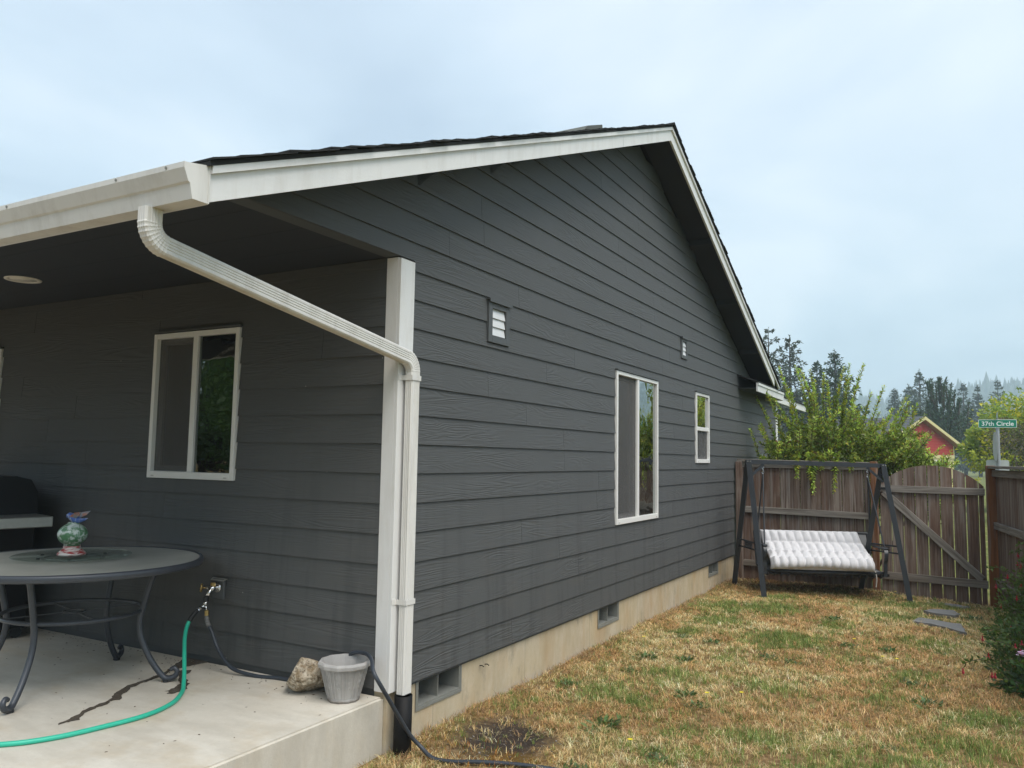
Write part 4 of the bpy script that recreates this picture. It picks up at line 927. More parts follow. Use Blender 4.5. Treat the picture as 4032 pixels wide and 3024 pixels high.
for s_ in (-1, 1):
    u = s_ * (SW_ + .0); ar = MB(); ar.sweep([(-.027, -.008), (.027, -.008), (.027, .008), (-.027, .008)], spline([SP(u, -.075, .325), SP(u, -.04, .335), SP(u, .1, .325), SP(u, .3, .32), SP(u, .54, .34)], 5), sx)
    armo = ar.build('armrest', M['steel'], sw)
    MB().sweep([(-.022, -.007), (.022, -.007), (.022, .007), (-.022, .007)], spline([SP(u, -.05, .325), SP(u, -.085, .27), SP(u, -.075, .20), SP(u, -.045, .14), SP(u, -.04, .06), SP(u, -.03, .0), SP(u, -.03, -.03)], 5), sx).build('arm_support', M['steel'], sw)
    MB().tube([SP(u, 0, .0), SP(u, .46, .02), SP(u, .62, .46)], .016, 8).build('side_rail', M['steel'], sw)
    a_ = aL if s_ < 0 else aR; hp_ = a_ + bdx * (-s_) * .19 + Vector((0, 0, -.03)); kn = hp_ + Vector((0, 0, -.13))
    m = MB()
    for i in range(4): m.tube([hp_ + Vector((.011 * cos(t) if i % 2 else 0, 0 if i % 2 else .011 * cos(t), -.015 - i * .03 + .02 * sin(t))) for t in np.linspace(0, 2 * pi, 10, endpoint=False)], .004, 5, closed=True)
    m.build('hook_chain', M['chrome'], sw)
    for v in (-.03, .50): MB().tube([kn, SP(u, v, .33)], .010, 8).build('hanger_bar', M['steel'], sw)
# tufted cushion
def cushion():
    prof_ = spline([(-.045, .035, 0), (-.055, .075, 0), (-.035, .115, 0), (.05, .155, 0), (.19, .19, 0), (.31, .235, 0), (.40, .30, 0), (.47, .385, 0), (.53, .475, 0)], 8)
    ln = [0]
    for a, b in zip(prof_[:-1], prof_[1:]): ln.append(ln[-1] + (b - a).length)
    T_ = ln[-1]; rows_at = [0, .21, .50, .76, 1.0]; nc = 12; NU = nc * 10; V = []; F = []
    Lw = 1.30; U0 = -.685
    NV = 54
    for j in range(NV + 1):
        s = j / NV * T_; i = min(max(np.searchsorted(ln, s) - 1, 0), len(prof_) - 2); f = (s - ln[i]) / (ln[i + 1] - ln[i]); p = prof_[i].lerp(prof_[i + 1], float(f)); tg_ = (prof_[i + 1] - prof_[i]).normalized(); nr = Vector((-tg_.y, tg_.x, 0))
        vv = j / NV; rw = max(q for q in range(4) if vv >= rows_at[q] - 1e-9); lv = (vv - rows_at[rw]) / (rows_at[rw + 1] - rows_at[rw])
        for c in range(NU + 1):
            uu = c / NU; lu = (uu * nc + .13 * sin(rw * 2.1)) % 1
            puff = (.05 + .95 * abs(sin(pi * lv)) ** .5) * (.25 + .75 * abs(sin(pi * lu)) ** .5)
            edge = min(1, uu * 30, (1 - uu) * 30, vv * 20, (1 - vv) * 20)
            wrk = .006 * sin(uu * 90 + 4 * sin(vv * 13)) + .010 * sin(uu * 7 + 1.3) * (1 - vv)
            h = .008 + .062 * puff * (.4 + .6 * edge) + wrk * .6
            drift = .02 * sin(vv * 3.1) + (.035 * (uu - .3) * (vv - .5))
            sag = .03 * sin(pi * uu) * (1 - vv) * .6
            w3 = SP(U0 + uu * (Lw - .10 * (vv > .5) * (vv - .5)) + drift, p.x - nr.x * -h, p.y + nr.y * h + sag + .004)
            V.append(w3)
    n1 = NU + 1
    for j in range(NV):
        for c in range(NU): F.append((j * n1 + c, j * n1 + c + 1, (j + 1) * n1 + c + 1, (j + 1) * n1 + c))
    # underside
    b = len(V); 
    for j in range(NV + 1):
        s = j / NV * T_; i = min(max(np.searchsorted(ln, s) - 1, 0), len(prof_) - 2); f = (s - ln[i]) / (ln[i + 1] - ln[i]); p = prof_[i].lerp(prof_[i + 1], float(f))
        for c in (0, NU):
            uu = c / NU; vv = j / NV; drift = .02 * sin(vv * 3.1) + (.035 * (uu - .3) * (vv - .5)); V.append(SP(U0 + uu * (Lw - .10 * (vv > .5) * (vv - .5)) + drift, p.x, p.y + .002))
    for j in range(NV):
        F.append((b + 2 * j, b + 2 * j + 1, b + 2 * j + 3, b + 2 * j + 2)); F.append((j * n1, b + 2 * j, b + 2 * j + 2, (j + 1) * n1)); F.append((j * n1 + NU, (j + 1) * n1 + NU, b + 2 * j + 3, b + 2 * j + 1))
    return V, F
cu = thing('seat_cushion', 'white tufted bench cushion draped over the garden swing seat', 'cushion', SC)
cv, cf = cushion(); cm = MB(); cm.add(cv, cf); cm.build('pad', M['cushion'], cu, True)
for u, v, z0_, z1_ in ((.63, -.01, .04, -.16), (-.73, .5, .43, .30), (-.73, .30, .05, -.22)):
    MB().tube(spline([SP(u, v, z0_), SP(u + .012, v - .01, (z0_ + z1_) / 2), SP(u + .004, v, z1_)], 5), [.006] * 5 + [.005] * 5 + [.011], 6).build('tie', M['tie'], cu, True)
MB().box(-.02, .02, -.001, .001, 0, .075).build('care_tag', M['cushion'], cu, loc=SP(-.69, .2, -.09))

# ------------------------------------------------------------------ stepping stones
def slabstone(poly, h, label):
    cx = sum(p[0] for p in poly) / len(poly); cyy = sum(p[1] for p in poly) / len(poly); z = float(gh(cx, cyy))
    bm = bmesh.new(); P_ = []
    for i, p in enumerate(poly):
        q = poly[(i + 1) % len(poly)]
        for k_ in range(3): P_.append((p[0] + (q[0] - p[0]) * k_ / 3 - cx + random.uniform(-.012, .012), p[1] + (q[1] - p[1]) * k_ / 3 - cyy + random.uniform(-.012, .012)))
    vs = [bm.verts.new((a, b, -.05)) for a, b in P_]; f = bm.faces.new(vs); r = bmesh.ops.extrude_face_region(bm, geom=[f])
    for v in r['geom']:
        if isinstance(v, bmesh.types.BMVert): v.co.z = h + random.uniform(-.004, .004)
    bmesh.ops.recalc_face_normals(bm, faces=bm.faces[:]); me = bpy.data.meshes.new('stepping_stone'); bm.to_mesh(me); bm.free(); me.materials.append(M['stonegrey'])
    tag(piece(me, 'stepping_stone', None, (cx, cyy, z)), label, 'stepping stone', 'stepping stones leading to the gate')
slabstone([(2.427, 5.873), (2.691, 5.766), (2.933, 5.499), (2.90, 5.80), (2.873, 5.991), (2.66, 6.05), (2.491, 6.123)], .035, 'long pointed grey stepping stone in the dry lawn, largest of three')
slabstone([(2.50, 6.69), (2.64, 6.57), (2.84, 6.56), (2.87, 6.68), (2.82, 6.92), (2.62, 6.86)], .045, 'small thick grey stepping stone between the pointed one and the gate')
slabstone([(2.61, 7.68), (2.74, 7.56), (2.92, 7.5), (2.97, 7.66), (2.80, 7.78), (2.66, 7.80)], .02, 'half-buried stepping stone right in front of the gate boards')

# ------------------------------------------------------------------ shrub over the fence
def shrub():
    root = thing('shrub', 'tall leafy green shrub spilling over the fence behind the swing', 'shrub', (1.25, 8.95, 0)); o = np.array([1.25, 8.95, 0])
    tips = [(.53, 3.14), (.78, 3.16), (.86, 3.1), (.97, 3.11), (1.07, 2.93), (1.16, 3.06), (1.23, 2.92), (1.44, 3.14), (1.54, 3.17), (1.72, 3.18), (1.57, 2.98), (2.0, 2.83), (1.83, 2.71), (1.93, 2.44), (.16, 2.71), (.28, 2.85), (.37, 2.73), (.10, 2.2), (.67, 2.82), (2.29, 2.68), (2.42, 2.57), (2.51, 2.1), (2.73, 1.97), (2.31, 2.6), (2.36, 2.52), (2.9, 1.78), (1.3, 2.7), (1.0, 2.75), (2.1, 2.5), (.9, 2.6)]
    parts = []; stems = MB()
    shoots = []
    for x_, z_ in tips:
        bx = 1.25 + (x_ - 1.25) * .55 + RNG.uniform(-.12, .12); by = RNG.uniform(8.75, 9.25); ty = RNG.uniform(8.75, 9.2)
        if x_ < .5: bx = x_ + .35
        b = np.array([bx, by, max(.9, z_ - RNG.uniform(1.1, 1.5))]); t = np.array([x_, ty, z_]); m_ = (b + t) / 2 + np.array([(bx - x_) * .25 + RNG.normal() * .07, RNG.normal() * .08, .05]); shoots.append((b, m_, t, 1.))
    for i in range(330):       # short shoots filling the mass
        x_ = RNG.uniform(.35, 2.75); y_ = RNG.uniform(8.45, 9.55); env = 2.42 - .50 * ((x_ - 1.35) / 1.35) ** 2 - .18 * max(0, x_ - 2.0) + .12 * sin(x_ * 9)
        z_ = RNG.uniform(1.15, env); d = np.array([RNG.normal() * .75, -abs(RNG.normal()) * .35 if y_ < 9 else RNG.normal() * .4, .75 + RNG.uniform(-.3, .3)]); d /= np.linalg.norm(d); l = RNG.uniform(.25, .55); b = np.array([x_, y_, z_ - .2]); shoots.append((b, b + d * l * .5 + RNG.normal(size=3) * .02, b + d * l, .8))
    # sprays hanging over the front of the fence
    for px_, pz_, ln_ in ((.90, 1.66, .22), (1.04, 1.62, .30), (1.10, 1.60, .40), (1.17, 1.52, .22), (1.43, 1.62, .38), (1.25, 1.70, .10), (1.66, 1.68, .10)):
        b = np.array([px_, 8.32, 1.86]); t = np.array([px_ + RNG.uniform(-.08, .1), 8.10, pz_ - ln_ * .85]); m_ = np.array([px_, 8.08, max(pz_ + .08, 1.80)]); shoots.append((b, m_, t, .7))
    for b, m_, t, k_ in shoots:
        L = np.linalg.norm(m_ - b) + np.linalg.norm(t - m_); n = int(L / .020 * (2.0 if k_ == 1 else 1.9)); u = np.linspace(.12, 1, n)[:, None]
        P = (1 - u) ** 2 * b + 2 * u * (1 - u) * m_ + u ** 2 * t; T = unit(2 * (1 - u) * (m_ - b) + 2 * u * (t - m_))
        az = np.arange(n) * 2.4 + RNG.uniform(0, 6); ref = np.where(np.abs(T[:, 2:3]) > .9, np.array([[1., 0, 0]]), np.array([[0, 0, 1.]])); s1 = unit(np.cross(T, ref)); s2 = np.cross(T, s1)
        side = s1 * np.cos(az)[:, None] + s2 * np.sin(az)[:, None]; D = unit(T * .62 + side * .8 + RNG.normal(size=(n, 3)) * .15)
        ll = RNG.uniform(.050, .085, n) * (1.0 - .35 * u[:, 0] ** 4) * (1 if k_ == 1 else 1.05)
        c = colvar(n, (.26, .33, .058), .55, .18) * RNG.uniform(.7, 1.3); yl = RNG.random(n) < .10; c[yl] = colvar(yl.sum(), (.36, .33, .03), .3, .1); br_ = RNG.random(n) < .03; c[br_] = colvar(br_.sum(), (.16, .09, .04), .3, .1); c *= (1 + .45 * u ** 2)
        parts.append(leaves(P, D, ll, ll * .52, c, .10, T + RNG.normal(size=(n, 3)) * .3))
        if k_ > .75: stems.tube([Vector(b - o), Vector((b + 2 * m_ + t) / 4 - o), Vector(t - o)], [.007 * k_, .005, .0025], 5)
    # loose inner leaves
    n = 15000; P = np.stack([RNG.uniform(.35, 2.75, n), RNG.uniform(8.5, 9.5, n), RNG.uniform(.9, 2.25, n)], 1); keep = P[:, 2] < 2.3 - .5 * ((P[:, 0] - 1.35) / 1.35) ** 2 + .12 * np.sin(P[:, 0] * 9); P = P[keep]
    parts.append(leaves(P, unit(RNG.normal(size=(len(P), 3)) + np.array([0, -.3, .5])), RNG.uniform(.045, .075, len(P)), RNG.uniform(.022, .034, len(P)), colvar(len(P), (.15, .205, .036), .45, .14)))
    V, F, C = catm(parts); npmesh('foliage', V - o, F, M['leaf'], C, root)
    for i in range(7):
        bx = .55 + i * .28; stems.tube([Vector((1.25 + (bx - 1.25) * .5 - o[0], 0, 0)), Vector((bx - o[0], RNG.uniform(-.15, .15), .9)), Vector((bx - o[0] + RNG.uniform(-.2, .2), RNG.uniform(-.2, .2), 1.6))], [.022, .016, .008], 7)
    stems.build('stems', M['twig'], root)
shrub()

# fuchsia and neighbours in the right-hand bed
def bush(nm, label, cat, c, rx, ry, h, n, base, leaf, flowers=None, fcol=None, group=None, seed=1, low=.02):
    root = thing(nm, label, cat, c, 0, group); r = np.random.default_rng(seed)
    d = unit(r.normal(size=(n, 3))); d[:, 2] = np.abs(d[:, 2]); rad = r.uniform(.45, 1, n) ** .6; lump = .78 + .5 * fbm(d[:, 0] * 2 + 5, d[:, 1] * 2 + d[:, 2] * 3 + 9, 1.4, seed, 3)
    P = d * rad[:, None] * lump[:, None] * np.array([rx, ry, h]); P[:, 2] += low
    D = unit(d * .6 + r.normal(size=(n, 3)) * .6 + np.array([0, 0, .15])); l = r.uniform(leaf * .7, leaf * 1.25, n)
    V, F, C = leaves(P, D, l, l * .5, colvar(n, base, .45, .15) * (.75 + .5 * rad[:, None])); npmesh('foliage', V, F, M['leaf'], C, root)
    st = MB()
    for i in range(26):
        q = unit(r.normal(size=(1, 3)))[0]; q[2] = abs(q[2]) + .3; q /= np.linalg.norm(q); st.tube([(0 + q[0] * .05, q[1] * .05, -.02), Vector(q * np.array([rx, ry, h]) * .55), Vector(q * np.array([rx, ry, h]) * 1.05 + np.array([0, 0, .02]))], [.006, .004, .002], 5)
    st.build('stems', M['twig'], root)
    return root
fu = bush('fuchsia_bush', 'hardy fuchsia bush with drooping red flowers beside the fence', 'bush', (3.72, 5.65, -.04), .58, .62, .90, 5200, (.085, .135, .035), .042, seed=5)
fu2 = bush('fuchsia_bush', 'low dark fuchsia bush sprawling over the lawn edge', 'bush', (3.66, 4.35, -.02), .62, .75, .48, 4200, (.050, .095, .030), .045, seed=8)
ph = bush('phlox_plant', 'dark green phlox plant carrying one pale pink flower head', 'plant', (3.58, 3.45, -.02), .45, .42, .30, 3000, (.035, .075, .025), .05, seed=12)
redm = simple('fuchsia_red', (.40, .016, .035), .45, var=.3); 
def fuchsia_flower(p, s, parent):
    m = MB(); p = Vector(p)
    m.tube([p + Vector((0, 0, .035)) * s, p + Vector((0, 0, .02)) * s, p], [.003 * s, .008 * s, .007 * s], 7)
    for i in range(4):
        a = i * pi / 2 + .4; q = Vector((cos(a), sin(a), 0)); m.add([p + Vector((0, 0, .006)) * s, p + (q * .018 + Vector((-q.y, q.x, 0)) * .007 + Vector((0, 0, -.006))) * s, p + (q * .036 + Vector((0, 0, -.016))) * s, p + (q * .018 - Vector((-q.y, q.x, 0)) * .007 + Vector((0, 0, -.006))) * s], [(0, 1, 2, 3)])
    m.tube([p, p + Vector((0, 0, -.028)) * s], [.010 * s, .012 * s], 7); m.tube([p + Vector((0, 0, -.028)) * s, p + Vector((0, 0, -.06)) * s], .0015 * s, 4)
    o = m.build('flower', redm, parent)
    return o
for q in [(2.9, 3.2, .17), (3.05, 4.3, .22), (3.27, 3.9, .26), (3.32, 4.0, .27), (3.08, 3.8, .18), (3.09, 3.4, .12), (3.11, 3.4, .12), (3.3, 3.8, .24), (3.28, 4.6, .3)]:
    fuchsia_flower(Vector(q) - Vector(fu2.location), .72, fu2)
for q in [(3.21, 5.8, .48), (3.24, 5.6, .32), (3.41, 5.8, .81), (3.40, 5.8, .72), (3.42, 5.6, .72), (3.41, 5.5, .54), (3.30, 5.5, .62), (3.36, 5.3, .45)]:
    fuchsia_flower(Vector(q) - Vector(fu.location), .72, fu)
for fb, lst in ((fu, [(3.15, 5.75, .66), (3.24, 5.7, .52), (3.21, 5.82, .56), (3.41, 5.7, .92), (3.34, 5.75, .84)]), (fu2, [(2.90, 3.2, .22), (3.05, 4.3, .30), (3.06, 3.85, .26), (3.04, 4.0, .34), (3.1, 3.4, .2)])):
    o = np.array(fb.location); prt = []; m = MB()
    for q in lst:
        q = np.array(q); b = np.array([q[0] + .32, q[1], max(.1, q[2] - .22)]); u = np.linspace(.1, 1, 14)[:, None]; P = b + (q - b) * u + np.array([0, 0, 1]) * (.10 * np.sin(u * pi)); n = len(P)
        prt.append(leaves(np.repeat(P, 3, 0) - o, unit(RNG.normal(size=(n * 3, 3)) + np.array([-.4, 0, 0])), RNG.uniform(.028, .05, n * 3), .02, colvar(n * 3, (.09, .14, .035), .4, .15))); MB().tube([Vector(p - o) for p in P], .0022, 4).build('arching_stem', M['twig'], fb)
    V, F, C = catm(prt); npmesh('arching_sprays', V, F, M['leaf'], C, fb)
pm = MB(); r = np.random.default_rng(2)
for i in range(34):
    d = r.normal(size=3); d[2] = abs(d[2]); d /= np.linalg.norm(d); c = Vector((3.335, 3.60, .255)) - Vector(ph.location) + Vector(d * np.array([.07, .07, .035]))
    for k_ in range(5):
        a = 2 * pi * k_ / 5 + i; q = Vector((cos(a), sin(a), .2)); t_ = Vector((-sin(a), cos(a), 0)); pm.add([c, c + q * .008 + t_ * .006, c + q * .015, c + q * .008 - t_ * .006], [(0, 1, 2, 3)])
pm.build('flower_head', simple('pale_pink_petal', (.72, .50, .70), .6), ph)
MB().tube([Vector((3.37, 3.6, .05)) - Vector(ph.location), Vector((3.335, 3.60, .26)) - Vector(ph.location)], .004, 5).build('flower_stem', M['twig'], ph)

# ------------------------------------------------------------------ lawn
def inview(x, y, mgn=500):
    dx, dy, dz = x - CAMP.x, y - CAMP.y, -CAMP.z
    w_ = CF[0] * dx + CF[1] * dy + CF[2] * dz; u = CR[0] * dx + CR[1] * dy + CR[2] * dz; v = CU[0] * dx + CU[1] * dy + CU[2] * dz
    w_ = np.maximum(w_, .2); return (np.abs(u / w_ * 3149) < 2016 + mgn) & (v / w_ * 3149 > -1512 - mgn)
GREEN = [(.557, 1.709, .22), (.816, 2.526, .30), (.926, 1.679, .20), (.652, 4.831, .35), (.55, 4.045, .22), (.465, 5.903, .25), (1.004, 5.914, .38), (1.395, 4.279, .38), (1.348, 1.228, .16), (1.795, 1.375, .22), (1.36, .745, .16), (1.384, 4.207, .3), (2.161, 6.149, .32), (2.612, 4.784, .4), (2.567, 3.511, .25), (3.031, 2.491, .25), (2.657, 7.5, .22), (2.381, 2.592, .25), (1.064, 5.904, .35), (2.093, 3.873, .28), (1.7, 2.5, .3), (1.9, .5, .3), (2.6, 1.2, .35), (2.9, 1.8, .3), (1.1, 3.2, .2), (2.3, 7.2, .25), (.9, 6.7, .22), (1.75, 5.3, .25), (.25, 1.85, .15), (2.2, .9, .25)]
def greenness(x, y):
    g_ = .62 * (fbm(x, y, 1.6, 31, 4) - .47) * 2
    for a, b, r_ in GREEN: g_ = g_ + .85 * np.exp(-((x - a) ** 2 + (y - b) ** 2) / (r_ * r_ * .7))
    return np.clip(g_ + (fbm(x, y, 9, 77, 2) - .5) * .6, 0, 1.2)
def bare(x, y):
    s = ((x - .43) / .29) ** 2 + ((y - .60) / .38) ** 2 + (fbm(x, y, 7, 5, 3) - .5) * 1.8 + (fbm(x, y, 2.6, 17, 2) - .5) * 2.2
    return 1 - smooth(.55, 1.25, s)
NTF, PER = 46000, 10
tx0 = RNG.uniform(.0, 5.2, NTF * 2); ty0 = RNG.uniform(-2.6, 8.19, NTF * 2)
ok = inview(tx0, ty0) & (RNG.random(NTF * 2) > bare(tx0, ty0) * .90) & (RNG.random(NTF * 2) < np.where(ty0 > 7.75, .5, 1.))
ok &= RNG.random(NTF * 2) < (.35 + .65 * np.clip(fbm(tx0, ty0, 4.2, 51, 3) * 2.4 - .55, 0, 1))
tx0, ty0 = tx0[ok][:NTF], ty0[ok][:NTF]; NTF = len(tx0)
gg0 = greenness(tx0, ty0); tg0 = RNG.random(NTF) < np.clip(.24 + gg0 * 1.1, 0, .94); tv0 = RNG.uniform(.62, 1.32, NTF); taz = RNG.uniform(0, 2 * pi, NTF); tk0 = RNG.integers(0, 4, NTF); tl0 = RNG.uniform(.75, 1.3, NTF) * (.75 + .6 * fbm(tx0, ty0, 2.4, 15, 2))
ti = np.repeat(np.arange(NTF), PER); n = len(ti); spr = RNG.uniform(.006, .022, NTF)[ti]
x = tx0[ti] + RNG.normal(size=n) * spr; y = ty0[ti] + RNG.normal(size=n) * spr
ok = (x > .004) & (y < 8.195)
for poly_c, rr in (((2.70, 5.84), .17), ((2.70, 6.72), .15), ((2.80, 7.65), .10)): ok &= ((x - poly_c[0]) ** 2 + (y - poly_c[1]) ** 2) > rr ** 2
x, y, ti = x[ok], y[ok], ti[ok]; n = len(x)
gg = gg0[ti]; isg = np.where(RNG.random(n) < .82, tg0[ti], RNG.random(n) < .25); thatch = (~isg) & (RNG.random(n) < .62)
z = gh(x, y)
az = np.where(RNG.random(n) < .55, taz[ti] + RNG.normal(size=n) * .5, RNG.uniform(0, 2 * pi, n))
lean = np.where(thatch, RNG.uniform(1.05, 1.5, n), np.where(isg, RNG.uniform(.1, .85, n), RNG.uniform(.25, 1.1, n)))
L = np.where(thatch, RNG.uniform(.025, .065, n), np.where(isg, RNG.uniform(.022, .050, n), RNG.uniform(.016, .045, n))) * tl0[ti] * np.where(isg, .85 + .45 * np.clip(gg, 0, 1), 1)
dist = np.sqrt((x - CAMP.x) ** 2 + (y - CAMP.y) ** 2); Wd = RNG.uniform(.0018, .0034, n) * np.clip(dist / 5., .9, 1.9)
hd_ = np.stack([np.cos(az), np.sin(az), np.zeros(n)], 1); sd_ = np.stack([-np.sin(az), np.cos(az), np.zeros(n)], 1)
P0 = np.stack([x, y, z - .003 + np.where(thatch, RNG.uniform(0, .016, n), 0)], 1)
d1 = hd_ * np.sin(lean * .6)[:, None] + np.array([0, 0, 1.]) * np.cos(lean * .6)[:, None]; d2 = hd_ * np.sin(np.minimum(lean * 1.25, 1.65))[:, None] + np.array([0, 0, 1.]) * np.cos(np.minimum(lean * 1.25, 1.65))[:, None]
P1 = P0 + d1 * (L * .5)[:, None]; P2 = P1 + d2 * (L * .5)[:, None]; hw = (Wd * .5)[:, None]
V = np.stack([P0 - sd_ * hw, P0 + sd_ * hw, P1 - sd_ * hw * .8, P1 + sd_ * hw * .8, P2], 1).reshape(-1, 3)
b5 = np.arange(n)[:, None] * 5; F = np.concatenate([b5 + np.array([[0, 1, 3]]), b5 + np.array([[0, 3, 2]]), b5 + np.array([[2, 3, 4]])], 0)
tone = fbm(x, y, 1.7, 63, 4)[:, None]
SC_ = np.array([(.72, .57, .31), (.62, .45, .22), (.80, .70, .46), (.46, .30, .16)]); GC_ = np.array([(.225, .265, .070), (.150, .205, .055), (.36, .365, .13), (.18, .245, .08)])
kk = np.where(RNG.random(n) < .7, tk0[ti], RNG.integers(0, 4, n)); straw = SC_[kk] * np.where(tone < .44, np.array([[.82, .66, .54]]), np.where(tone > .54, np.array([[1.05, 1.02, .95]]), np.array([[.95, .86, .76]])))
c = np.where(isg[:, None], GC_[kk], straw) * (tv0[ti] * RNG.uniform(.82, 1.15, n))[:, None]
mossy = np.exp(-(((x - .62) / .26) ** 2 + ((y - .25) / .22) ** 2)) + .5 * np.exp(-(((x - .2) / .2) ** 2 + ((y - .28) / .25) ** 2)); mk = RNG.random(n) < mossy * .8; c[mk] = colvar(mk.sum(), (.28, .13, .022), .5, .25)
fence_dark = smooth(7.3, 7.9, y + .25 * fbm(x, y, 2, 8, 2)) * (x < 2.0); mk = RNG.random(n) < fence_dark * .8; c[mk] = c[mk] * np.array([.42, .36, .34])  # grass darkens towards the fence on the house side of the gate
c = np.clip(c * 1.14 * np.where(isg[:, None], np.array([[.96, 1.06, .95]]), 1.), 0, .95)
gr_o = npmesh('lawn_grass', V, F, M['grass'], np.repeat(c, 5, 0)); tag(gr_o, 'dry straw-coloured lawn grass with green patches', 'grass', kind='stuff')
# moss and dead tufts against foundation
pts = []
for i in range(300):
    yy = RNG.uniform(-.3, 8.1); pts.append((RNG.uniform(.0, .10) if yy > .12 else RNG.uniform(-.02, .12), yy))
pts += [(abs(RNG.normal()) * .07 + .02, q + RNG.normal() * .14) for q in (1.55, 2.15, 2.6, 3.6, 4.7, 5.6) for _ in range(16)]
P = np.repeat(np.array([(a, b, float(gh(a, b))) for a, b in pts]), 22, 0); n = len(P); P = P + np.c_[RNG.normal(size=(n, 2)) * .025, np.zeros(n)]; P[:, 0] = np.maximum(P[:, 0], .004)
D = unit(RNG.normal(size=(n, 3)) * np.array([.7, .7, .3]) + np.array([.25, 0, .6])); V, F, C = leaves(P, D, RNG.uniform(.025, .085, n), .0035, colvar(n, (.42, .29, .15), .5, .2))
o = npmesh('dead_tufts', V, F, M['grass'], C); tag(o, 'dead brown tufts of grass along the foundation', 'dry grass', kind='stuff')
# gravel in the bare hollow
rs = np.random.default_rng(3); bm = bmesh.new(); gvs = []; gfs = []
base = [rock('pebble', (1, 1, .7), q, None, None, 1) for q in range(5)]
for i in range(520):
    a = rs.uniform(.12, .80); b = rs.uniform(.15, 1.15)
    if rs.random() > bare(np.array([a]), np.array([b]))[0] * .95 + .04: continue
    s_ = rs.uniform(.004, .011) * (1.7 if rs.random() < .12 else 1); me = base[i % 5]; o_ = len(gvs); ca, sa = cos(i), sin(i)
    for v in me.vertices: gvs.append((a + s_ * (v.co.x * ca - v.co.y * sa) * 1.3, b + s_ * (v.co.x * sa + v.co.y * ca), float(gh(a, b)) + s_ * v.co.z - s_ * .15))
    gfs += [tuple(q + o_ for q in p.vertices) for p in me.polygons]
m = MB(); m.v, m.f = gvs, gfs
def gravelmat():
    t = NT('mixed_gravel'); n = t.noise(t.pos(), 60, 2); t.set(col=t.ramp(n, [(.35, (.06, .05, .045)), (.5, (.16, .14, .125)), (.62, (.30, .26, .22))]), rough=.85); return t.m
go = m.build('gravel', gravelmat()); tag(go, 'loose gravel in the bare soil beside the downspout', 'gravel', kind='stuff')
# weeds and small yellow flowers
def weed_mesh(seed, big):
    r = np.random.default_rng(seed); n = 44; a = r.uniform(0, 2 * pi, n); e = r.uniform(.1, .9, n); D = np.stack([np.cos(a) * np.cos(e), np.sin(a) * np.cos(e), np.sin(e)], 1); l = r.uniform(.05, .10, n) * big
    nr = np.tile(np.array([[0, 0, 1.]]), (n, 1)) + r.normal(size=(n, 3)) * .2; global RNG; keep = RNG; RNG = r
    P = r.normal(size=(n, 3)) * np.array([.06, .06, .0]) * big + np.array([0, 0, .01]); V, F, C = leaves(P, D, l, l * .30, colvar(n, (.105, .165, .060), .45, .15), .06, nr); RNG = keep
    o = npmesh('weed', V, F, M['leaf'], C); me = o.data; bpy.data.objects.remove(o); return me
WM = [weed_mesh(40 + i, .50 + .09 * i) for i in range(5)]
WPOS = [(.547, 2.465), (.573, 3.817), (.885, 3.717), (1.147, 1.948), (.894, 1.153), (.876, .967), (1.361, .717), (1.296, 1.748), (.82, 2.966), (.536, 2.908), (.29, 1.824), (1.407, 3.505), (1.614, 3.449), (1.667, 5.586), (2.677, 2.683), (2.495, 1.627), (2.539, 3.218), (1.961, 4.358), (2.295, 4.306), (3.0, 6.634), (2.718, 4.377), (1.05, .32)]
for i, (a, b) in enumerate(WPOS):
    o = piece(WM[i % 5], 'weed', None, (a, b, float(gh(a, b)) + .004), (0, 0, i * 1.3)); tag(o, 'low rosette of green broad-leaved weed growing in the dry lawn', 'weed', 'weeds in the lawn')
ym = simple('yellow_petal', (.75, .62, .02), .5)
m = MB()
for k_ in range(13):
    a = 2 * pi * k_ / 13; q = Vector((cos(a), sin(a), .25)); t_ = Vector((-sin(a), cos(a), 0)); m.add([(0, 0, .075), Vector((0, 0, .075)) + q * .010 + t_ * .004, Vector((0, 0, .075)) + q * .019, Vector((0, 0, .075)) + q * .010 - t_ * .004], [(0, 1, 2, 3)])
FM = m.mesh('blossom', ym); SM = MB().tube([(0, 0, -.01), (.004, 0, .04), (0, 0, .075)], .002, 5).mesh('stem', simple('green_stem', (.12, .17, .05), .6))
for i, (a, b) in enumerate([(.334, 3.383), (1.195, .756), (1.324, 1.92), (1.527, 2.079), (2.017, 4.41), (2.304, 3.816), (2.417, 3.75), (2.151, 7.80)]):
    fl = thing('yellow_flower', 'small yellow flower on a thin stem in the lawn', 'flower', (a, b, float(gh(a, b))), i, 'yellow flowers in the lawn'); piece(FM, 'blossom', fl); piece(SM, 'stem', fl)

# ------------------------------------------------------------------ street sign
sg = thing('street_sign', 'green street name sign on a grey pole beyond the fence', 'street sign', (3.565, 13.72, 0))
galv = M['galv']
MB().tube([(0, 0, -.05), (0, 0, 2.56)], .030, 14).build('pole', simple('galvanised_pole', (.36, .38, .41), .45, .4), sg)
bl = MB(); gw_, gh_ = .31, .076
def rrect(w_, h_, r_, n=5):
    out = []
    for cx, cz, a0 in ((w_ - r_, h_ - r_, 0), (-w_ + r_, h_ - r_, pi / 2), (-w_ + r_, -h_ + r_, pi), (w_ - r_, -h_ + r_, 1.5 * pi)): out += [(cx + r_ * cos(a0 + pi / 2 * i / n), cz + r_ * sin(a0 + pi / 2 * i / n)) for i in range(n + 1)]
    return out
SR = radians(4)
plate = MB().prism(rrect(gw_, gh_, .02), 'y', -.004, .0).build('sign_panel', simple('sign_white', (.75, .78, .78), .4), sg); plate.location = (0, -.034, 2.485); plate.rotation_euler = (0, 0, SR)
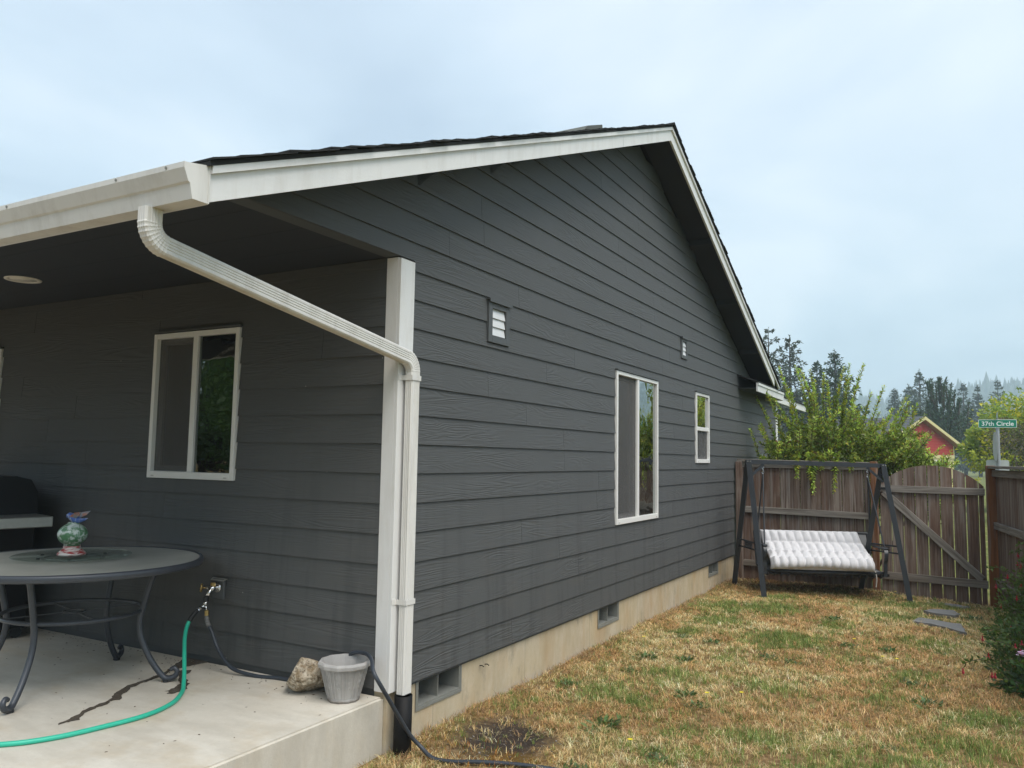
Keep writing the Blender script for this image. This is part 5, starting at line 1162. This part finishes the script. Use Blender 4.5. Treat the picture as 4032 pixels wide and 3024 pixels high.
MB().prism(rrect(gw_ - .009, gh_ - .009, .014), 'y', -.0058, -.0042).build('sign_field', simple('sign_green', (.004, .22, .135), .4), plate)
tx = bpy.data.curves.new('sign_text', 'FONT'); tx.body = '37th Circle'; tx.size = .118; tx.align_x = 'CENTER'; tx.align_y = 'CENTER'; tx.offset = .0022; tx.extrude = .0004; tx.space_character = 1.02
to = bpy.data.objects.new('lettering_tmp', tx); COL.objects.link(to); bpy.context.view_layer.update()
tm = bpy.data.meshes.new_from_object(to.evaluated_get(bpy.context.evaluated_depsgraph_get())); bpy.data.objects.remove(to)
tm.materials.clear(); tm.materials.append(simple('sign_lettering', (.80, .82, .82), .4)); lo = piece(tm, 'lettering', plate, (0, -.0068, -.006), (pi / 2, 0, 0), (.95, .95, 1))
MB().prism(rrect(.31, .06, .015), 'x', -.002, .002).build('cross_sign_panel', simple('sign_edge', (.30, .36, .30), .5), sg).location = (0, 0, 2.63)
MB().tube([(0, 0, 2.54), (0, 0, 2.585)], .022, 8).build('bracket', galv, sg)
oc = MB().prism([(.30 * cos(a), .30 * sin(a)) for a in np.linspace(pi / 8, 2 * pi + pi / 8, 8, endpoint=False)], 'x', -.0015, .0015).build('stop_sign_panel', simple('sign_back', (.33, .33, .31), .5), sg); oc.location = (-.048, .0, 2.05); oc.rotation_euler = (0, 0, radians(6))
MB().prism(rrect(.185, .105, .03), 'y', 0, .003).build('plain_sign_panel', simple('sign_blank', (.47, .50, .49), .45), sg).location = (-.02, .034, 1.70)

# ------------------------------------------------------------------ neighbour's house
nb = thing('neighbour_house', 'red shingled house with cream trim and grey roof beyond the shrub', 'house', (1.04, 54.6, 0), 0)
nd, ng = Vector((-.87, .49, 0)).normalized(), Vector((.49, .87, 0)).normalized()        # ridge direction, gable width direction
redw = NT('red_shingle'); c = redw.mix(redw.noise(redw.pos(), 3, 4), (.32, .022, .020), (.40, .036, .028)); redw.set(col=c, rough=.8); redw = redw.m
cream = simple('cream_paint', (.60, .54, .27), .6); grroof = simple('grey_shingle', (.075, .078, .088), .9, var=.25, scale=3)
HW, WL, AP = 4.6, 12., 4.72
Np = lambda a, b, z_: nd * a + ng * b + Vector((0, 0, z_))
NZ = lambda b: AP - .42 * abs(b)
def ex(pl, a0, a1, nm, mt, par=nb):
    n = len(pl); m_ = MB(); m_.add([Np(a0, b, z_) for b, z_ in pl] + [Np(a1, b, z_) for b, z_ in pl], [tuple(range(n)), tuple(range(2 * n - 1, n - 1, -1))] + [(i, i + n, (i + 1) % n + n, (i + 1) % n) for i in range(n)]); return m_.build(nm, mt, par)
HB = HW - .75
wl = ex([(-HB, 0), (HB, 0), (HB, NZ(HB) - .12), (0, AP - .12), (-HB, NZ(HB) - .12)], .4, WL, 'wall', cream)
zc_ = 2.36
while zc_ < AP - .2:
    hw_ = min(HB - .05, (AP - .13 - zc_) / .42); hw2 = min(HB - .05, max(.01, (AP - .13 - zc_ - .19) / .42))
    ex([(-hw_, zc_), (hw_, zc_), (hw2, zc_ + .185), (-hw2, zc_ + .185)], .35 - .0, .395, 'shingle_course', redw, wl); zc_ += .19
ex([(-HB, 2.12), (HB, 2.12), (HB, 2.34), (-HB, 2.34)], .33, .398, 'trim_band', cream, wl)
ex([(HB - .1, 2.345), (HB + .0, 2.345), (HB + .0, NZ(HB) - .13), (HB - .1, NZ(HB) - .13)], .34, .3485, 'corner_trim', cream, wl)
nr = ex([(-HW, NZ(HW)), (0, AP), (HW, NZ(HW)), (HW, NZ(HW) + .1), (0, AP + .1), (-HW, NZ(HW) + .1)], .03, WL, 'roof', grroof)
ex([(-HW, NZ(HW) - .12), (0, AP - .12), (0, AP + .09), (-HW, NZ(HW) + .09)], -.04, .025, 'rake_board', cream, nr); ex([(0, AP - .12), (HW, NZ(HW) - .12), (HW, NZ(HW) + .09), (0, AP + .09)], -.04, .025, 'rake_board', cream, nr)
ex([(0.1, AP - .14), (HW, NZ(HW) - .1), (HW, NZ(HW) - .08), (.1, AP - .12)], .03, .39, 'soffit', simple('tan_soffit', (.36, .20, .10), .7), nr)
for i in range(9):
    b0 = -HW + i * HW / 9; ex([(b0, NZ(b0) + .101), (b0 + HW / 9 + .05, NZ(b0 + HW / 9 + .05) + .101), (b0 + HW / 9 + .05, NZ(b0 + HW / 9 + .05) + .108), (b0, NZ(b0) + .125)], .03, WL, 'shingle_row', grroof, nr)
nw = ex([(1.6, .9), (2.9, .9), (2.9, 2.0), (1.6, 2.0)], .36, .398, 'window', simple('white_frame', (.7, .7, .68), .5))
ex([(1.7, 1.0), (2.8, 1.0), (2.8, 1.9), (1.7, 1.9)], .35, .358, 'pane', simple('dark_pane', (.04, .05, .06), .1), nw)

# ------------------------------------------------------------------ trees
def conifer(label, base, h, rad, seed, col, droop=.35, dens=1., shape=.9, leaf=.30, group=None, sparse=0., name='fir_tree', top_bare=0.):
    global RNG
    keep = RNG; RNG = np.random.default_rng(seed); root = thing(name, label, 'tree', base, 0, group); parts = []; br = MB()
    z_ = h * .10
    while z_ < h * .985:
        f = 1 - z_ / h; rl_ = rad * (f ** shape) + .05; nbr = max(3, int(RNG.integers(5, 8) * (.6 + .4 * f)))
        if sparse and RNG.random() < sparse * .4: z_ += h * .02; continue
        a0 = RNG.uniform(0, 6.3)
        for i in range(nbr):
            if RNG.random() < sparse * .5: continue
            a = a0 + 2 * pi * i / nbr + RNG.uniform(-.3, .3); L = rl_ * RNG.uniform(.65, 1.12); d = np.array([cos(a), sin(a), 0]); up = .25 * (1 - f) - droop * f
            m_ = int(max(7, 14 * L / max(rad, .1) * dens * 1.6)); u = RNG.uniform(.12, 1, m_)[:, None]
            P = np.array([0, 0, z_]) + d * L * u + np.array([0, 0, 1]) * (L * u * (up + .30 * u)) + RNG.normal(size=(m_, 3)) * .06 * L
            ks = 3; PP_ = np.repeat(P, ks, 0); n = len(PP_)
            D = unit(d * .7 + RNG.normal(size=(n, 3)) * .55 + np.array([0, 0, -.25 - droop * .4])); l = leaf * RNG.uniform(.6, 1.3, n) * (.55 + .45 * f)
            parts.append(leaves(PP_, D, l, l * .42, colvar(n, col, .35, .10) * (.65 + .5 * np.repeat(u, ks, 0)), .05))
            br.bar((0, 0, z_), tuple(np.array([0, 0, z_]) + d * L * .85 + np.array([0, 0, L * .85 * (up + .25)])), .03 + .02 * f, .03 + .02 * f)
        z_ += h * RNG.uniform(.020, .034)
    br.bar((0, 0, h * .05), (0, 0, h * .98), .02, .02)
    n = 14; P = np.zeros((n, 3)); P[:, 2] = np.linspace(h * .95, h, n); parts.append(leaves(P, unit(RNG.normal(size=(n, 3)) + np.array([0, 0, .8])), leaf * .5, leaf * .18, colvar(n, col, .3, .1)))
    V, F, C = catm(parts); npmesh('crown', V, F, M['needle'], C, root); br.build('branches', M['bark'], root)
    MB().tube([(0, 0, -.2), (0, 0, h * .5), (0, 0, h)], [h * .016 + .06, h * .010 + .03, .015], 8).build('trunk', M['bark'], root); RNG = keep; return root
def leafy(label, base, h, rx, seed, cols, nl=5200, leaf=.16, trunkh=.3, clumps=26, name='leafy_tree', group=None, cat='tree', flat=.8):
    global RNG
    keep = RNG; RNG = np.random.default_rng(seed); root = thing(name, label, cat, base, 0, group); cz = h * (trunkh + 1) / 2; rz = h * (1 - trunkh) / 2
    cs = unit(RNG.normal(size=(clumps, 3))) * (RNG.uniform(.35, 1., clumps) ** .5)[:, None] * np.array([rx * .82, rx * .82, rz * .85]) + np.array([0, 0, cz]); cr = RNG.uniform(.22, .42, clumps) * rx
    w_ = np.repeat(np.arange(clumps), nl // clumps); n = len(w_); d = unit(RNG.normal(size=(n, 3))); rr = RNG.uniform(.3, 1, n) ** .5
    P = cs[w_] + d * rr[:, None] * cr[w_][:, None] * np.array([1.1, 1.1, flat]); D = unit(d + RNG.normal(size=(n, 3)) * .7 + np.array([0, 0, -.25])); l = leaf * RNG.uniform(.6, 1.3, n)
    ci = RNG.choice(len(cols), clumps)[w_]; ci = np.where(RNG.random(n) < .25, RNG.choice(len(cols), n), ci); C = np.array(cols)[ci] * RNG.uniform(.65, 1.3, (n, 1))
    V, F, C = leaves(P, D, l, l * .5, C, .1); npmesh('crown', V, F, M['leaf'], C, root)
    t = MB(); t.tube([(0, 0, -.2), (.05, 0, h * trunkh), (0, .05, h * .7)], [h * .03 + .03, h * .022 + .02, h * .008], 9)
    for i in range(min(12, clumps)): t.tube([(.04, 0, h * trunkh * .9), tuple((cs[i] + np.array([0, 0, h * trunkh])) / 2), tuple(cs[i])], [h * .011 + .01, h * .007 + .006, .006], 6)
    t.build('trunk', M['bark'], root); RNG = keep; return root
FG = (.035, .062, .040)
conifer('tall sparse fir showing just past the house gable', (-9.3, 57.2, 0), 11.6, 3.9, 101, (.060, .078, .060), .40, 1.2, .65, .40, None, .30)
conifer('ragged drooping fir with bare gaps beside the gable', (-7.9, 57.9, 0), 11.1, 3.6, 102, (.050, .068, .050), .5, 1.4, .65, .42, None, .28)
conifer('shorter dense fir between the ragged fir and full fir', (-6.2, 59.2, 0), 9.2, 3.2, 103, (.042, .076, .048), .2, 1.6, .8, .42)
conifer('full dense dark green fir above the shrub tips', (-5.0, 59.8, 0), 10.1, 3.6, 104, (.040, .080, .045), .18, 1.8, .85, .42)
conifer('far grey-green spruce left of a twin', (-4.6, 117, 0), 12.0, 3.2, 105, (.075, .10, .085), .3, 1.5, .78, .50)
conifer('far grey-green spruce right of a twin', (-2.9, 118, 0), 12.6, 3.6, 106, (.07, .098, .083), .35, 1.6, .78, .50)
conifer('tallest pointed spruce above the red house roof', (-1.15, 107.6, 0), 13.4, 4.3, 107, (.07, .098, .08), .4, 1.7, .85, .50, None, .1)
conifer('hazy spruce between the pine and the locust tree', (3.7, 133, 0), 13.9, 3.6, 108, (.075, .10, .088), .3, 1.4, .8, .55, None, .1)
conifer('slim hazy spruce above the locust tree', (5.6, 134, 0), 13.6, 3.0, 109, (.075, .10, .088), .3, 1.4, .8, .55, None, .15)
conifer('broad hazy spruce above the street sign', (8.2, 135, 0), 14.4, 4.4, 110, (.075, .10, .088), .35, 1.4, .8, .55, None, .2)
conifer('small dense conifer low behind the red house', (0.2, 101, 0), 9.4, 2.4, 111, (.045, .07, .05), .2, 1.0, .8, .55)
# candle-topped pine
def pine():
    root = thing('pine_tree', 'dark green pine with upright candle shoots behind red house', 'tree', (1.95, 63.5, 0)); root.scale = (1.32, 1.32, 1.27); r = np.random.default_rng(9); parts = []; br = MB(); global RNG
    keep = RNG; RNG = r
    for i in range(64):
        a = r.uniform(0, 6.3); zt_ = 6.45 - 3.6 * r.random() ** 1.1; rr = 2.1 * sqrt(max(.02, 1 - (max(0., zt_ - 2.6) / 4.0) ** 1.6)) * r.uniform(.15, 1); b = np.array([.3 * cos(a), .3 * sin(a), zt_ - 1.5]); t = np.array([rr * cos(a), rr * sin(a), zt_]); n = 120; u = r.uniform(.05, 1, n)[:, None] ** .8; m_ = np.array([t[0] * .95, t[1] * .95, zt_ - .8])
        P = (1 - u) ** 2 * b + 2 * u * (1 - u) * m_ + u ** 2 * t + r.normal(size=(n, 3)) * .05 * (1.3 - u); D = unit(r.normal(size=(n, 3)) * .6 + np.array([cos(a) * .2, sin(a) * .2, .9])); parts.append(leaves(P, D, r.uniform(.12, .24, n), .05, colvar(n, (.040, .078, .042), .5, .12), .03)); br.tube([Vector(b), Vector(m_), Vector(t)], [.05, .035, .015], 5)
    n = 2600; d_ = unit(r.normal(size=(n, 3))); P = d_ * (r.random((n, 1)) ** .4) * np.array([1.6, 1.6, 1.7]) + np.array([0, 0, 3.1]); parts.append(leaves(P, unit(r.normal(size=(n, 3)) * .6 + np.array([0, 0, .8])), r.uniform(.14, .3, n), .055, colvar(n, (.036, .070, .038), .5, .12), .03))
    V, F, C = catm(parts); npmesh('crown', V, F, M['needle'], C, root); br.build('branches', M['bark'], root); MB().tube([(0, 0, -.2), (0, 0, 5.6)], [.16, .04], 8).build('trunk', M['bark'], root); RNG = keep
pine()
YG = [(.40, .44, .04), (.28, .36, .05), (.62, .56, .04), (.22, .31, .05)]
leafy('yellow-green locust tree with golden leaf tips behind street sign', (6.6, 31.5, 0), 5.1, 2.9, 201, YG, 18000, .17, .2, 60, 'locust_tree')
leafy('smaller yellow-green locust branch mass left of the sign', (4.25, 30.2, 0), 4.1, 1.35, 205, YG, 8000, .15, .2, 30, 'locust_tree')
leafy('dark bronze-leaved plum tree behind the street sign pole', (5.6, 24.6, 0), 3.5, 1.95, 202, [(.13, .088, .064), (.09, .068, .052), (.14, .112, .068), (.09, .093, .052)], 11000, .10, .18, 48, 'plum_tree')
leafy('pale green round shrub tree beside the red house', (-.9, 48., 0), 3.6, 1.3, 203, [(.14, .19, .07), (.10, .15, .05)], 3000, .14, .2, 20)
# evergreen screen of the garden behind the viewer; it is what the patio window mirrors
for i, (a, b, h_, r_) in enumerate([(-27., -16., 7.6, 3.0), (-22.5, -14.8, 8.0, 3.0), (-18., -14., 7.2, 2.8), (-14., -13.2, 7.6, 2.7), (-10., -12.8, 6.8, 2.6), (-6., -13.2, 6.6, 2.5), (-2., -13.8, 5.8, 2.3)]):
    leafy('dense green garden tree facing the patio, mirrored in its window', (a, b, 0), h_, r_, 300 + i, [(.10, .20, .05), (.15, .26, .06), (.08, .17, .05)], 5200, .30, .08, 30, 'garden_tree', 'trees facing the patio')

# ------------------------------------------------------------------ wooded hill and the smoky air
xs = np.linspace(-520, 620, 96); 
def ridge(x_): return 63 + .05 * (x_ - (-80)) + 4 * np.sin(x_ / 62. + .6) + 2.5 * np.sin(x_ / 23.) 
rows = [(560, .0), (640, .35), (720, .68), (800, .93), (850, 1.0), (950, .8), (1090, .3)]
V = np.array([(x_, y_, -2 + max(18, ridge(x_)) * k_ + (3 * sin(x_ * .11 + y_ * .05) if k_ > 0 else 0)) for y_, k_ in rows for x_ in xs]); nxh = len(xs); ih = np.arange(len(V)).reshape(len(rows), nxh)
F = np.stack([ih[:-1, :-1].ravel(), ih[:-1, 1:].ravel(), ih[1:, 1:].ravel(), ih[1:, :-1].ravel()], 1)
hl = npmesh('hill', V, F, simple('forest_floor', (.045, .065, .04), .9, var=.3, scale=.05), smooth=True); tag(hl, kind='structure')
r = np.random.default_rng(6); n = 5200; tx_ = r.uniform(-500, 600, n); tk = r.uniform(.25, 1.06, n); ty_ = 560 + 290 * tk; kk = np.interp(ty_, [q[0] for q in rows], [q[1] for q in rows]); tz_ = -2 + np.maximum(18, ridge(tx_)) * kk; th_ = r.uniform(5, 11, n) * np.where(r.random(n) < .08, 1.6, 1); tr_ = th_ * r.uniform(.16, .26, n)
ang = np.linspace(0, 2 * pi, 6, endpoint=False); vv_ = []; 
base_ = np.stack([np.stack([tx_ + tr_ * cos(a), ty_ + tr_ * sin(a), tz_ + th_ * .06], 1) for a in ang], 1); mid_ = np.stack([np.stack([tx_ + tr_ * .55 * cos(a + .4), ty_ + tr_ * .55 * sin(a + .4), tz_ + th_ * .5], 1) for a in ang], 1); tip_ = np.stack([tx_, ty_, tz_ + th_], 1)[:, None]
V = np.concatenate([base_, mid_, tip_], 1).reshape(-1, 3); o13 = np.arange(n)[:, None] * 13; fl_ = []
for i in range(6):
    j = (i + 1) % 6; fl_ += [o13 + np.array([[i, j, 6 + j]]), o13 + np.array([[i, 6 + j, 6 + i]]), o13 + np.array([[6 + i, 6 + j, 12]])]
fw_ = npmesh('far_forest', V, np.concatenate(fl_, 0), M['needle'], np.repeat(colvar(n, (.035, .055, .035), .3, .1), 13, 0)); tag(fw_, 'far wooded hillside fading blue in smoky haze', 'forest', kind='stuff')
hzm = bpy.data.materials.new('smoky_air'); hzm.use_nodes = True; t = hzm.node_tree; t.nodes.clear(); oo = t.nodes.new('ShaderNodeOutputMaterial'); pv = t.nodes.new('ShaderNodeVolumePrincipled')
pv.inputs['Color'].default_value = (.72, .88, 1, 1); pv.inputs['Density'].default_value = .0012; pv.inputs['Anisotropy'].default_value = .0; t.links.new(pv.outputs[0], oo.inputs['Volume'])
hzo = MB().box(-1190, 1190, -1190, 1190, -4, 135).build('haze', hzm); tag(hzo, 'thin smoky haze filling the air', 'haze', kind='stuff')
